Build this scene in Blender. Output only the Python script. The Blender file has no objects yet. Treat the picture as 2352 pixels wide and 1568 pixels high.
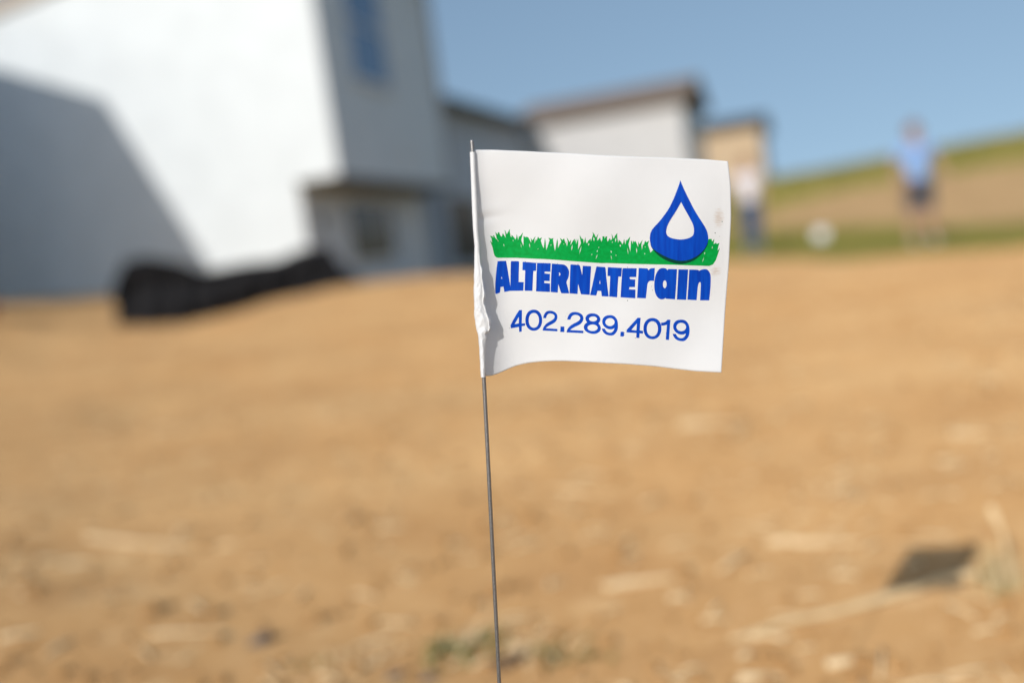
import bpy, bmesh, math, random
import numpy as np
from mathutils import Vector, Matrix
from mathutils.geometry import delaunay_2d_cdt

random.seed(7)
rng = np.random.default_rng(7)
scene = bpy.context.scene
COL = scene.collection

# ------------------------------------------------------------------ camera
CAM_H = 0.60
KP = 35.0 / 36.0 * 2352.0            # focal length in pixels of a 2352 px wide photo
ROLL = 0.135
PITCH = math.atan((784 - 570) * math.cos(ROLL) / KP)
FWD = Vector((0, math.cos(PITCH), -math.sin(PITCH)))
R0 = Vector((1, 0, 0))
U0 = R0.cross(FWD)
RGT = (R0 * math.cos(ROLL) - U0 * math.sin(ROLL)).normalized()
UPV = (U0 * math.cos(ROLL) + R0 * math.sin(ROLL)).normalized()
CAMP = Vector((0, 0, CAM_H))
cd = bpy.data.cameras.new('camera')
cam = bpy.data.objects.new('camera', cd)
COL.objects.link(cam)
cam.matrix_world = Matrix(((RGT.x, UPV.x, -FWD.x, CAMP.x), (RGT.y, UPV.y, -FWD.y, CAMP.y),
                           (RGT.z, UPV.z, -FWD.z, CAMP.z), (0, 0, 0, 1)))
cd.lens = 35.0
cd.sensor_width = 36.0
cd.clip_start = 0.02
cd.clip_end = 3000
cd.dof.use_dof = True
cd.dof.focus_distance = 0.512
cd.dof.aperture_fstop = 2.35
scene.camera = cam


def ray(px, py):
    return FWD + RGT * ((px - 1176) / KP) + UPV * ((784 - py) / KP)


def at(px, py, Y):
    """point on the plane y = Y seen at a position of the photograph (2352 wide)"""
    d = ray(px, py)
    return CAMP + d * (Y / d.y)


# ------------------------------------------------------------------ light
FLAG_MID = at(1385, 605, 0.51)
gd = ray(2150, 1308)
SHADOW_MID = CAMP + gd * ((0.0 - CAM_H) / gd.z)
SUN = (FLAG_MID - SHADOW_MID).normalized()       # towards the sun
SUN_EL = math.asin(SUN.z)
SUN_AZ = math.atan2(SUN.x, SUN.y)                # clockwise from +Y
w = bpy.data.worlds.new('World')
scene.world = w
w.use_nodes = True
wn = w.node_tree
bg = wn.nodes['Background']
sky = wn.nodes.new('ShaderNodeTexSky')
sky.sky_type = 'NISHITA'
sky.sun_disc = False
sky.sun_elevation = SUN_EL
sky.sun_rotation = SUN_AZ
sky.air_density = 1.6
sky.dust_density = 1.5
sky.ozone_density = 1.7
# a deep, even autumn sky: the pale band at the horizon is kept low
tc_ = wn.nodes.new('ShaderNodeTexCoord')
va_ = wn.nodes.new('ShaderNodeVectorMath')
va_.operation = 'ADD'
va_.inputs[1].default_value = (0, 0, 0.38)
vn_ = wn.nodes.new('ShaderNodeVectorMath')
vn_.operation = 'NORMALIZE'
wn.links.new(tc_.outputs['Generated'], va_.inputs[0])
wn.links.new(va_.outputs[0], vn_.inputs[0])
wn.links.new(vn_.outputs[0], sky.inputs[0])
wn.links.new(sky.outputs[0], bg.inputs[0])
bg.inputs[1].default_value = 0.15
sl = bpy.data.lights.new('sun', 'SUN')
sl.energy = 3.1
sl.angle = math.radians(0.5)
sl.color = (1.0, 0.965, 0.915)
so = bpy.data.objects.new('sun', sl)
COL.objects.link(so)
so.location = (-3, -5, 8)
so.rotation_euler = (-SUN).to_track_quat('-Z', 'Y').to_euler()
scene.view_settings.view_transform = 'Standard'
scene.view_settings.look = 'None'
scene.view_settings.exposure = 0.0
scene.view_settings.gamma = 1.0


# ------------------------------------------------------------------ helpers
def srgb(r, g, b):
    f = lambda c: (c / 255 / 12.92) if c / 255 <= 0.04045 else ((c / 255 + 0.055) / 1.055) ** 2.4
    return (f(r), f(g), f(b), 1)


def mat(name, col, rough=0.7, col2=None, scale=5.0, bump=0.0, bscale=None, spec=0.3, metal=0.0,
        detail=4.0, droughness=0.0, stretch=None):
    m = bpy.data.materials.new(name)
    m.use_nodes = True
    nt = m.node_tree
    p = nt.nodes['Principled BSDF']
    p.inputs['Base Color'].default_value = (*col[:3], 1)
    p.inputs['Roughness'].default_value = rough
    p.inputs['Specular IOR Level'].default_value = spec
    p.inputs['Metallic'].default_value = metal
    if 'Diffuse Roughness' in p.inputs:
        p.inputs['Diffuse Roughness'].default_value = droughness
    tc = nt.nodes.new('ShaderNodeTexCoord')
    src = tc.outputs['Object']
    if stretch:
        mp = nt.nodes.new('ShaderNodeMapping')
        mp.inputs['Scale'].default_value = stretch
        nt.links.new(src, mp.inputs[0])
        src = mp.outputs[0]
    if col2 is None:
        col2 = tuple(c * 0.82 for c in col[:3])
    n = nt.nodes.new('ShaderNodeTexNoise')
    n.inputs['Scale'].default_value = scale
    n.inputs['Detail'].default_value = detail
    nt.links.new(src, n.inputs['Vector'])
    r = nt.nodes.new('ShaderNodeValToRGB')
    r.color_ramp.elements[0].position = 0.35
    r.color_ramp.elements[1].position = 0.65
    r.color_ramp.elements[0].color = (*col[:3], 1)
    r.color_ramp.elements[1].color = (*col2[:3], 1)
    nt.links.new(n.outputs['Fac'], r.inputs[0])
    nt.links.new(r.outputs[0], p.inputs['Base Color'])
    if bump:
        b = nt.nodes.new('ShaderNodeBump')
        b.inputs['Strength'].default_value = 1.0
        b.inputs['Distance'].default_value = bump
        n2 = nt.nodes.new('ShaderNodeTexNoise')
        n2.inputs['Scale'].default_value = bscale or scale * 3
        n2.inputs['Detail'].default_value = 5
        nt.links.new(src, n2.inputs['Vector'])
        nt.links.new(n2.outputs['Fac'], b.inputs['Height'])
        nt.links.new(b.outputs[0], p.inputs['Normal'])
    return m


def siding(name, col, lap=0.18, vertical=False, rough=0.6):
    """lap siding: a saw-tooth bump along the height"""
    m = mat(name, col, rough, tuple(c * 0.93 for c in col[:3]), 1.5)
    nt = m.node_tree
    p = nt.nodes['Principled BSDF']
    tc = nt.nodes.new('ShaderNodeTexCoord')
    sp = nt.nodes.new('ShaderNodeSeparateXYZ')
    nt.links.new(tc.outputs['Object'], sp.inputs[0])
    mm = nt.nodes.new('ShaderNodeMath')
    mm.operation = 'DIVIDE'
    mm.inputs[1].default_value = lap
    nt.links.new(sp.outputs['Z'], mm.inputs[0])
    fr = nt.nodes.new('ShaderNodeMath')
    fr.operation = 'FRACT'
    nt.links.new(mm.outputs[0], fr.inputs[0])
    iv = nt.nodes.new('ShaderNodeMath')
    iv.operation = 'SUBTRACT'
    iv.inputs[0].default_value = 1.0
    nt.links.new(fr.outputs[0], iv.inputs[1])
    b = nt.nodes.new('ShaderNodeBump')
    b.inputs['Distance'].default_value = 0.012
    nt.links.new(iv.outputs[0], b.inputs['Height'])
    nt.links.new(b.outputs[0], p.inputs['Normal'])
    return m


def mobj(name, verts, faces, material, parent=None, smooth=False, loc=None, uv=None):
    me = bpy.data.meshes.new(name)
    me.from_pydata([tuple(v) for v in verts], [], [tuple(f) for f in faces])
    me.validate()
    me.update()
    mats = material if isinstance(material, (list, tuple)) else [material]
    for m in mats:
        me.materials.append(m)
    if smooth:
        me.shade_smooth()
    o = bpy.data.objects.new(name, me)
    COL.objects.link(o)
    if parent:
        o.parent = parent
    if loc is not None:
        o.location = loc
    return o


def recentre(o):
    """put the origin at the base centre of the object's bounds"""
    me = o.data
    co = np.empty(len(me.vertices) * 3)
    me.vertices.foreach_get('co', co)
    co = co.reshape(-1, 3)
    c = (co.min(0) + co.max(0)) / 2
    c[2] = co[:, 2].min()
    co -= c
    me.vertices.foreach_set('co', co.ravel())
    o.location = Vector(c) + o.location
    me.update()
    return o


def tag(o, label=None, cat=None, group=None, kind=None):
    if label: o['label'] = label
    if cat: o['category'] = cat
    if group: o['group'] = group
    if kind: o['kind'] = kind
    return o


def empty(name, loc, rotz=0):
    o = bpy.data.objects.new(name, None)
    COL.objects.link(o)
    o.location = loc
    o.rotation_euler = (0, 0, rotz)
    o.empty_display_size = 0.1
    return o


class MB:
    def __init__(self):
        self.v = []
        self.f = []

    def add(self, vs, fs):
        n = len(self.v)
        self.v += [tuple(v) for v in vs]
        self.f += [tuple(i + n for i in f) for f in fs]
        return self

    def box(self, x0, x1, y0, y1, z0, z1):
        vs = [(x, y, z) for z in (z0, z1) for y in (y0, y1) for x in (x0, x1)]
        return self.add(vs, [(0, 2, 3, 1), (4, 5, 7, 6), (0, 1, 5, 4), (2, 6, 7, 3), (0, 4, 6, 2), (1, 3, 7, 5)])

    def prism(self, prof, y0, y1):
        """profile of (x, z) points, anticlockwise seen from -y, extruded along y"""
        n = len(prof)
        vs = [(x, y0, z) for x, z in prof] + [(x, y1, z) for x, z in prof]
        fs = [tuple(range(n)), tuple(reversed(range(n, 2 * n)))]
        fs += [(i, i + n, (i + 1) % n + n, (i + 1) % n) for i in range(n)]
        return self.add(vs, fs)

    def xprism(self, prof, x0, x1):
        n = len(prof)
        vs = [(x0, y, z) for y, z in prof] + [(x1, y, z) for y, z in prof]
        fs = [tuple(range(n)), tuple(reversed(range(n, 2 * n)))]
        fs += [(i, i + n, (i + 1) % n + n, (i + 1) % n) for i in range(n)]
        return self.add(vs, fs)

    def tube(self, pts, rad, seg=8, cap=True, flat=1.0):
        pts = [Vector(p) for p in pts]
        rad = rad if isinstance(rad, (list, tuple)) else [rad] * len(pts)
        rings = []
        for i, p in enumerate(pts):
            t = (pts[min(i + 1, len(pts) - 1)] - pts[max(i - 1, 0)]).normalized()
            a = t.cross(Vector((0, 0, 1)))
            if a.length < 0.1: a = t.cross(Vector((1, 0, 0)))
            a.normalize()
            b = t.cross(a)
            rings.append([p + (a * math.cos(k * 2 * math.pi / seg) + b * flat * math.sin(k * 2 * math.pi / seg)) * rad[i]
                          for k in range(seg)])
        vs = [v for r in rings for v in r]
        fs = []
        for i in range(len(pts) - 1):
            for k in range(seg):
                fs.append((i * seg + k, i * seg + (k + 1) % seg, (i + 1) * seg + (k + 1) % seg, (i + 1) * seg + k))
        if cap:
            fs.append(tuple(reversed(range(seg))))
            fs.append(tuple(range((len(pts) - 1) * seg, len(pts) * seg)))
        return self.add(vs, fs)

    def lathe(self, prof, seg=28):
        vs = [(r * math.cos(k * 2 * math.pi / seg), r * math.sin(k * 2 * math.pi / seg), z) for r, z in prof for k in range(seg)]
        fs = [(i * seg + k, i * seg + (k + 1) % seg, (i + 1) * seg + (k + 1) % seg, (i + 1) * seg + k)
              for i in range(len(prof) - 1) for k in range(seg)]
        fs.append(tuple(reversed(range(seg))))
        return self.add(vs, fs)

    def build(self, name, material, parent=None, smooth=False):
        o = mobj(name, self.v, self.f, material, parent, smooth)
        bm = bmesh.new()
        bm.from_mesh(o.data)
        bmesh.ops.recalc_face_normals(bm, faces=bm.faces)
        bm.to_mesh(o.data)
        bm.free()
        return o


def vnoise(x, y, seed=0):
    """smooth value noise, 0..1, for numpy arrays"""
    xi = np.floor(x).astype(np.int64)
    yi = np.floor(y).astype(np.int64)
    xf, yf = x - xi, y - yi
    u = xf * xf * xf * (xf * (xf * 6 - 15) + 10)
    v = yf * yf * yf * (yf * (yf * 6 - 15) + 10)

    def h(a, b):
        n = (a * 374761393 + b * 668265263 + seed * 1442695041) & 0xFFFFFFFF
        n = ((n ^ (n >> 13)) * 1274126177) & 0xFFFFFFFF
        return ((n ^ (n >> 16)) & 0xFFFF) / 65535.0
    return (h(xi, yi) * (1 - u) + h(xi + 1, yi) * u) * (1 - v) + (h(xi, yi + 1) * (1 - u) + h(xi + 1, yi + 1) * u) * v


def sstep(a, b, x):
    t = np.clip((x - a) / (b - a), 0, 1)
    return t * t * (3 - 2 * t)


# ------------------------------------------------------------------ terrain
CX = np.array([-14, -10, -6.7, -5.3, -4.0, -2.3, -0.7, 1.0, 2.5, 6.0])
CZ = np.array([1.15, 1.0, 0.76, 0.34, 0.20, 0.43, 0.36, 0.16, 0.03, 0.0])


def ground_base(x, y):
    x = np.asarray(x, float)
    y = np.asarray(y, float)
    zc = 0
    for d, wgt in ((-0.5, .25), (0, .5), (0.5, .25)):
        zc = zc + wgt * np.interp(x + d, CX, CZ)
    z = zc * sstep(4.5, 13, y)
    beh = np.minimum(zc, 0.6 - (0.6 - zc) * np.minimum(y, 24) / 13) - 0.12 * sstep(13, 16, y)
    lw = 1 - sstep(0, 4, x)
    z = np.where(y > 13, z * (1 - lw) + beh * lw, z)
    hill = sstep(15, 42, y) * sstep(3, 11, x) * (1.95 + 0.012 * np.clip(x - 11, -8, 40) + .35 * sstep(17, 24, x))
    swale = -.12 * sstep(8, 13, y) * (1 - sstep(16, 23, y)) * sstep(2.6, 4.5, x)
    roll = swale + (vnoise(x / 6 + 9, y / 6 + 3, 5) - .5) * .35 * sstep(20, 40, y)
    return z + hill + roll


def ground_bump(x, y):
    near = 1 - sstep(14, 30, y) * 0.4
    c1 = vnoise(x / .21, y / .21, 11)
    c2 = vnoise(x / .075 + 31, y / .075, 12)
    c3 = vnoise(x / .030 + 7, y / .030 + 5, 13)
    c4 = vnoise(x / .014 + 3, y / .014 + 9, 14)
    big = vnoise(x / .9 + 4, y / .9 + 2, 15)
    streak = vnoise((x * .8 + y * .6) / .30 + 2, (y * .8 - x * .6) / 1.1 + 8, 16)
    patch = sstep(.45, .75, vnoise(x / .55 + 8, y / .55 + 1, 17)) * .9 + .1
    return near * ((c1 - .5) * .014 + patch * (np.maximum(c2 - .45, 0) * .016 + np.maximum(c3 - .5, 0) * .008)
                   + (c4 - .5) * .0015 + (big - .5) * .07 + (streak - .5) * .03)


def gz(x, y):
    return float(ground_base(x, y) + ground_bump(np.asarray(float(x)), np.asarray(float(y))))


def axis(lo, d0, d1, hi, step, grow):
    mid = list(np.arange(d0, d1, step))
    out = []
    s, p = step, mid[-1]
    while p < hi:
        s *= grow
        p += s
        out.append(p)
    left = []
    s, p = step, d0
    while p > lo:
        s *= grow
        p -= s
        left.append(p)
    return np.array(left[::-1] + mid + out)


xs = axis(-900, -1.5, 2.1, 900, 0.0085, 1.028)
ys = axis(-60, 1.0, 3.6, 1400, 0.0085, 1.022)
GX, GY = np.meshgrid(xs, ys)
GZ = ground_base(GX, GY) + ground_bump(GX, GY)
nv = GX.size
me = bpy.data.meshes.new('ground')
me.vertices.add(nv)
me.vertices.foreach_set('co', np.stack([GX.ravel(), GY.ravel(), GZ.ravel()], 1).ravel())
nx, ny = len(xs), len(ys)
ii = (np.arange(ny - 1)[:, None] * nx + np.arange(nx - 1)[None, :]).ravel()
quads = np.stack([ii, ii + 1, ii + 1 + nx, ii + nx], 1)
me.loops.add(quads.size)
me.loops.foreach_set('vertex_index', quads.ravel().astype(np.int32))
me.polygons.add(len(quads))
me.polygons.foreach_set('loop_start', (np.arange(len(quads)) * 4).astype(np.int32))
me.polygons.foreach_set('use_smooth', np.ones(len(quads), bool))
me.update()
me.validate()

SOIL_A = (0.49, 0.278, 0.112)
SOIL_B = (0.39, 0.213, 0.085)
SOIL_C = (0.56, 0.340, 0.155)


def ground_material():
    m = bpy.data.materials.new('dry_soil')
    m.use_nodes = True
    nt = m.node_tree
    N, L = nt.nodes, nt.links
    p = N['Principled BSDF']
    p.inputs['Roughness'].default_value = 1.0
    p.inputs['Specular IOR Level'].default_value = 0.1
    if 'Diffuse Roughness' in p.inputs:
        p.inputs['Diffuse Roughness'].default_value = 1.0
    tc = N.new('ShaderNodeTexCoord')

    def noise(scale, detail, seed=0, stretch=None):
        n = N.new('ShaderNodeTexNoise')
        n.noise_dimensions = '4D'
        n.inputs['W'].default_value = seed
        n.inputs['Scale'].default_value = scale
        n.inputs['Detail'].default_value = detail
        if stretch:
            mp = N.new('ShaderNodeMapping')
            mp.inputs['Scale'].default_value = stretch
            L.new(tc.outputs['Object'], mp.inputs[0])
            L.new(mp.outputs[0], n.inputs['Vector'])
        else:
            L.new(tc.outputs['Object'], n.inputs['Vector'])
        return n.outputs['Fac']

    def ramp(fac, a, b, pa=.3, pb=.7):
        r = N.new('ShaderNodeValToRGB')
        r.color_ramp.elements[0].position = pa
        r.color_ramp.elements[1].position = pb
        r.color_ramp.elements[0].color = a
        r.color_ramp.elements[1].color = b
        L.new(fac, r.inputs[0])
        return r.outputs[0]

    def mix(f, a, b):
        x = N.new('ShaderNodeMix')
        x.data_type = 'RGBA'
        L.new(f, x.inputs[0]) if not isinstance(f, float) else setattr(x.inputs[0], 'default_value', f)
        L.new(a, x.inputs[6])
        L.new(b, x.inputs[7])
        return x.outputs[2]

    def mth(op, a, b=None, c=None):
        x = N.new('ShaderNodeMath')
        x.operation = op
        for i, s in enumerate((a, b, c)):
            if s is None: continue
            if isinstance(s, (int, float)): x.inputs[i].default_value = s
            else: L.new(s, x.inputs[i])
        return x.outputs[0]

    soil = mix(noise(3.0, 5, 1), ramp(noise(14, 4, 2), (*SOIL_A, 1), (*SOIL_B, 1)),
               ramp(noise(22, 5, 3), (*SOIL_A, 1), (*SOIL_C, 1)))
    soil = mix(mth('MULTIPLY', ramp(noise(45, 3, 4), (0, 0, 0, 1), (1, 1, 1, 1), .58, .7), 0.55), soil,
               ramp(noise(60, 2, 5), (*SOIL_C, 1), (.80, .56, .32, 1)))
    soil = mix(mth('MULTIPLY', ramp(noise(30, 3, 14), (0, 0, 0, 1), (1, 1, 1, 1), .6, .72), 0.5), soil,
               ramp(noise(60, 2, 5), (.37, .205, .09, 1), (.42, .24, .11, 1)))
    soil = mix(mth('MULTIPLY', ramp(noise(1.6, 4, 31, (.55, 1.3, 1)), (0, 0, 0, 1), (1, 1, 1, 1), .47, .62), 0.55), soil,
               ramp(noise(25, 4, 32), (.56, .345, .155, 1), (.61, .385, .18, 1)))
    soil = mix(mth('MULTIPLY', ramp(noise(2.6, 4, 33, (.6, 1.2, 1)), (0, 0, 0, 1), (1, 1, 1, 1), .52, .66), 0.6), soil,
               ramp(noise(25, 4, 34), (.35, .185, .072, 1), (.42, .23, .095, 1)))
    soil = mix(mth('MULTIPLY', ramp(noise(9, 4, 35), (0, 0, 0, 1), (1, 1, 1, 1), .60, .70), 0.55), soil,
               ramp(noise(40, 4, 36), (.64, .45, .24, 1), (.70, .51, .28, 1)))
    grass = mix(noise(1.2, 4, 6), ramp(noise(9, 4, 7), (.13, .135, .020, 1), (.20, .18, .035, 1)),
                ramp(noise(12, 4, 8), (.25, .20, .06, 1), (.12, .12, .022, 1)))
    yell = mix(noise(.5, 4, 9), ramp(noise(5, 4, 10), (.30, .25, .06, 1), (.20, .18, .04, 1)),
               ramp(noise(6, 4, 11), (.34, .27, .08, 1), (.22, .20, .05, 1)))
    tan = ramp(noise(1.5, 5, 12), (.31, .20, .10, 1), (.40, .265, .13, 1))
    sp = N.new('ShaderNodeSeparateXYZ')
    L.new(tc.outputs['Object'], sp.inputs[0])
    X, Y = sp.outputs['X'], sp.outputs['Y']
    wob = mth('MULTIPLY', mth('SUBTRACT', noise(.8, 4, 13), .5), 2.2)
    # grass to the right of a verge line that runs away from the camera
    d1 = mth('ADD', mth('SUBTRACT', Y, mth('MULTIPLY_ADD', X, -4.74, 30.3)), mth('MULTIPLY', wob, 1.5))
    g1 = mth('MULTIPLY_ADD', d1, 0.5, 0.5)
    xlim = mth('MULTIPLY_ADD', mth('SUBTRACT', X, 1.6), 1.2, 0.0)
    g1 = mth('MINIMUM', g1, xlim)
    d2 = mth('ADD', mth('SUBTRACT', Y, mth('MULTIPLY_ADD', X, -4.0, 50.5)), mth('MULTIPLY', wob, 1.5))
    g2 = mth('MULTIPLY_ADD', d2, 0.4, 0.5)
    g3 = mth('MULTIPLY_ADD', mth('ADD', mth('SUBTRACT', Y, 29.0), wob), 0.4, 0.5)
    cl = lambda s: mth('MINIMUM', mth('MAXIMUM', s, 0.0), 1.0)
    c = mix(cl(g1), soil, grass)
    c = mix(cl(g2), c, tan)
    c = mix(cl(g3), c, yell)
    L.new(c, p.inputs['Base Color'])
    b = N.new('ShaderNodeBump')
    b.inputs['Distance'].default_value = 0.003
    b.inputs['Strength'].default_value = 0.7
    L.new(noise(120, 6, 20), b.inputs['Height'])
    L.new(b.outputs[0], p.inputs['Normal'])
    return m


me.materials.append(ground_material())
ground = bpy.data.objects.new('ground', me)
COL.objects.link(ground)
tag(ground, 'bare tan soil rising to a low grassy hill', 'ground', kind='structure')


def verge(x):
    return 30.3 - 4.74 * x


# ------------------------------------------------------------------ houses
def frame_fn(corner, th):
    X = Vector((math.cos(th), -math.sin(th), 0))
    Yv = Vector((math.sin(th), math.cos(th), 0))

    def local(px, py, plane, val):
        d = ray(px, py)
        n = X if plane == 'x' else Yv
        t = (val + corner.dot(n) - CAMP.dot(n)) / d.dot(n)
        q = CAMP + d * t - corner
        return (q.dot(X), q.dot(Yv), q.z)
    return X, Yv, local


M_lap = siding('white_lap_siding', (0.725, 0.76, 0.765))
M_lap2 = siding('pale_grey_lap_siding', (0.62, 0.60, 0.58))
M_sheath = mat('tan_wood_sheathing', (0.62, 0.46, 0.30), 0.8, (0.54, 0.39, 0.24), 6, stretch=(1, 1, 3))
M_shing = mat('brown_roof_shingle', (0.27, 0.205, 0.155), 0.9, (0.21, 0.16, 0.125), 9, 0.01, 30)
M_dark = mat('dark_brown_trim', (0.075, 0.060, 0.042), 0.6, (0.055, 0.045, 0.032), 4)
M_trim = mat('white_trim', (0.78, 0.77, 0.74), 0.5, (0.72, 0.71, 0.68), 3)
M_conc = mat('concrete_foundation', (0.34, 0.33, 0.31), 0.9, (0.27, 0.26, 0.25), 3, 0.004, 20)
M_glass = mat('window_glass', (0.02, 0.035, 0.06), 0.06, (0.025, 0.045, 0.075), 1.0, spec=1.0)
M_bluegl = mat('sky_reflection_glass', (0.02, 0.09, 0.22), 0.12, (0.025, 0.105, 0.25), 1.0, spec=1.0)  # blue of the mirrored sky put into the pane's base colour
M_door = mat('dark_painted_door', (0.06, 0.05, 0.035), 0.4, (0.05, 0.042, 0.03), 3)


def window(parent, xw, y0, y1, z0, z1, glass=None, fm=None, bars=True):
    """window on the wall plane x = xw facing +x"""
    t = 0.07
    f = MB()
    f.box(xw - .02, xw + .035, y0 - t, y0, z0 - t, z1 + t)
    f.box(xw - .02, xw + .035, y1, y1 + t, z0 - t, z1 + t)
    f.box(xw - .02, xw + .035, y0, y1, z0 - t, z0)
    f.box(xw - .02, xw + .035, y0, y1, z1, z1 + t)
    if bars:
        zm = (z0 + z1) / 2
        f.box(xw - .02, xw + .028, y0, y1, zm - .025, zm + .025)
    wdw = f.build('window', fm or M_trim, parent)
    g = MB().box(xw - .03, xw + .012, y0, y1, z0, z1)
    g.build('pane', glass or M_glass, wdw)
    s = MB().box(xw + .035, xw + .075, y0 - t - .02, y1 + t + .02, z0 - t - .04, z0 - t)
    s.build('sill', fm or M_trim, wdw)
    return wdw


# --- nearest house
TH1 = math.radians(15)
c1 = at(775, 402, 19.0)
C1 = Vector((c1.x, c1.y, 0))
X1, Y1, loc1 = frame_fn(C1, TH1)
h1 = empty('house', C1, -TH1)
tag(h1, 'tall white sided two storey house with cantilevered upper floor, nearest on the left', 'house')
zs = c1.z
r0 = loc1(270, 0, 'y', 0)
r1 = loc1(0, 27, 'y', 0)
slope1 = (r1[2] - r0[2]) / (r0[0] - r1[0])
yb = loc1(1022, 300, 'x', 0)[1]
ze = loc1(1026, -14, 'x', 0)[2]
slope1 = (r1[2] - ze) / -r1[0]
ridge = -11.5
zr = ze - slope1 * ridge
LEN1 = 5.6
yb = loc1(1022, 300, 'x', 0)[1]
LEN1 = yb
m = MB()
m.prism([(-.85, -.6), (-.85, zs), (0, zs), (0, ze), (ridge, zr), (-18, ze + .3), (-18, -.6)], 0, LEN1)
m.box(-15, -3.2, LEN1, LEN1 + 6, -.6, ze - .3)
m.build('wall', M_lap, h1)
rf = MB()
rf.prism([(.45, ze - slope1 * .45 + .02), (.45, ze - slope1 * .45 + .24), (ridge, zr + .24), (-18.5, ze + .46), (-18.5, ze + .24), (ridge, zr + .02)],
         -.06, LEN1 + .35)
rf.build('roof', M_shing, h1)
fa = MB().prism([(.47, ze - slope1 * .45 - .06), (.47, ze - slope1 * .45 + .26), (ridge, zr + .26), (ridge, zr - .06)], -.10, -.063)
fa.box(.47, .52, -.10, LEN1 + .41, ze - slope1 * .45 - .05, ze - slope1 * .45 + .22)
fa.build('fascia', mat('tan_fascia', (.50, .42, .34), .6, (.44, .37, .30), 3), h1)
so_ = MB().box(-.848, .02, .02, LEN1 - .02, zs - .10, zs - .003)
so_.build('soffit', M_dark, h1)
cb = MB()
cb.box(.002, .03, -.012, .12, zs + .01, ze - .02)
cb.box(-.848, -.82, -.012, .12, -.4, zs - .105)
cb.build('corner_board', M_trim, h1)
fd = MB().box(-17.8, -.80, -.03, LEN1 + .03, -.62, .12)
fd.build('foundation', M_conc, h1)
a = loc1(812, 188, 'x', 0)
b = loc1(893, 188, 'x', 0)
window(h1, 0.0, a[1], b[1], a[2] + .12, a[2] + 2.4, M_bluegl)
a = loc1(812, 600, 'x', -.85)
b = loc1(892, 468, 'x', -.85)
window(h1, -.85, a[1], b[1], a[2], b[2], mat('dim_window_glass', (.012, .016, .016), .25, (.02, .022, .02), 1.0, spec=.35), bars=False)
dsp = MB().box(.005, .085, LEN1 - .20, LEN1 - .10, zs + .05, ze - slope1 * .45 - .1)
dsp.build('downpipe', mat('grey_downpipe', (.45, .44, .43), .5), h1)
MB().box(.002, .05, 3.9, 4.15, zs + .55, zs + .8).build('vent', M_trim, h1)
MB().box(-.846, -.79, .55, .80, 1.5, 1.7).build('outdoor_light', M_dark, h1)
door = MB().box(-.86, -.80, LEN1 - 1.45, LEN1 - .5, .05, 2.08).build('door', M_trim, h1)
MB().tube([(-.78, LEN1 - 1.36, 1.0), (-.74, LEN1 - 1.36, 1.0), (-.74, LEN1 - 1.26, 1.0)], .012).build('handle', M_dark, door)

# --- the house off the left edge whose shadow lies across the white wall
k1 = Vector(loc1(238, 228, 'y', 0))
k2 = Vector(loc1(0, 160, 'y', 0))
S1 = Vector((SUN.dot(X1), SUN.dot(Y1), SUN.z))
GAP = 3.4
q = k1 + S1 * (-GAP / S1.y)
rake = (k2.z - k1.z) / (k1.x - k2.x)
C0 = C1 + X1 * q.x + Y1 * q.y
h0 = empty('house', C0, -TH1)
tag(h0, 'white gabled house just past the left edge, shading the tall white wall', 'house')
zk = q.z
m = MB()
m.prism([(-.3, -.8), (-.3, zk - .16), (-6.5, zk - .2 + rake * 6.3), (-12.7, zk - .16), (-12.7, -.8)], -9.7, -.3)
m.build('wall', M_lap, h0)
rf = MB()
rf.prism([(0, zk - .18), (0, zk), (-6.5, zk + rake * 6.5), (-13, zk), (-13, zk - .18), (-6.5, zk - .18 + rake * 6.5)], -10, 0)
rf.build('roof', M_shing, h0)
MB().box(-12.6, -.27, -9.67, -.27, -.82, .75).build('foundation', M_conc, h0)
window(h0, -.3, -4.2, -3.0, 2.0, 3.4)
window(h0, -.3, -8.0, -6.4, 4.2, 5.6)

# --- the middle house: a pale gable end and a recessed wing
TH2 = math.radians(18)
c2 = at(1563, 232, 36.0)
C2 = Vector((c2.x, c2.y, 0))
X2, Y2, loc2 = frame_fn(C2, TH2)
h2 = empty('house', C2, -TH2)
tag(h2, 'pale grey sided house with brown roof behind the flag, middle of the row', 'house')
xl = loc2(1196, 290, 'y', 0)[0]
z2 = c2.z
m = MB()
m.box(xl, 0, 0, 6.0, -.4, z2)
m.build('wall', M_lap2, h2)
rf = MB()
rf.xprism([(-.35, z2 + .0), (-.35, z2 + .16), (3.6, z2 + 1.30), (7.0, z2 + .4), (7.0, z2 + .2), (3.6, z2 + 1.12)], xl - .5, .35)
rf.build('roof', M_shing, h2)
MB().box(.003, .03, .0, 6.0, z2 - .22, z2 - .02).build('fascia', M_dark, h2)
window(h2, 0.0, 1.5, 2.8, 2.6, 3.9)
e0 = loc2(1190, 305, 'x', xl)
e1 = loc2(1050, 232, 'x', xl)
zw = (e0[2] + e1[2]) / 2
m = MB()
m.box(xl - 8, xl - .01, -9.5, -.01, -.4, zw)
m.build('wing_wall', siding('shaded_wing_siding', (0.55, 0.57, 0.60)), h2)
rf = MB()
rf.prism([(xl + .55, zw - .12), (xl + .55, zw + .10), (xl - 4, zw + 1.0), (xl - 8.4, zw + .1), (xl - 8.4, zw - .12), (xl - 4, zw + .8)], -9.9, -.36)
rf.build('wing_roof', M_dark, h2)
a = loc2(1046, 606, 'x', xl)
b = loc2(1096, 455, 'x', xl)
gd_ = MB().box(xl - .02, xl + .04, a[1], b[1], a[2], b[2]).build('garage_door', M_door, h2)

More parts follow.
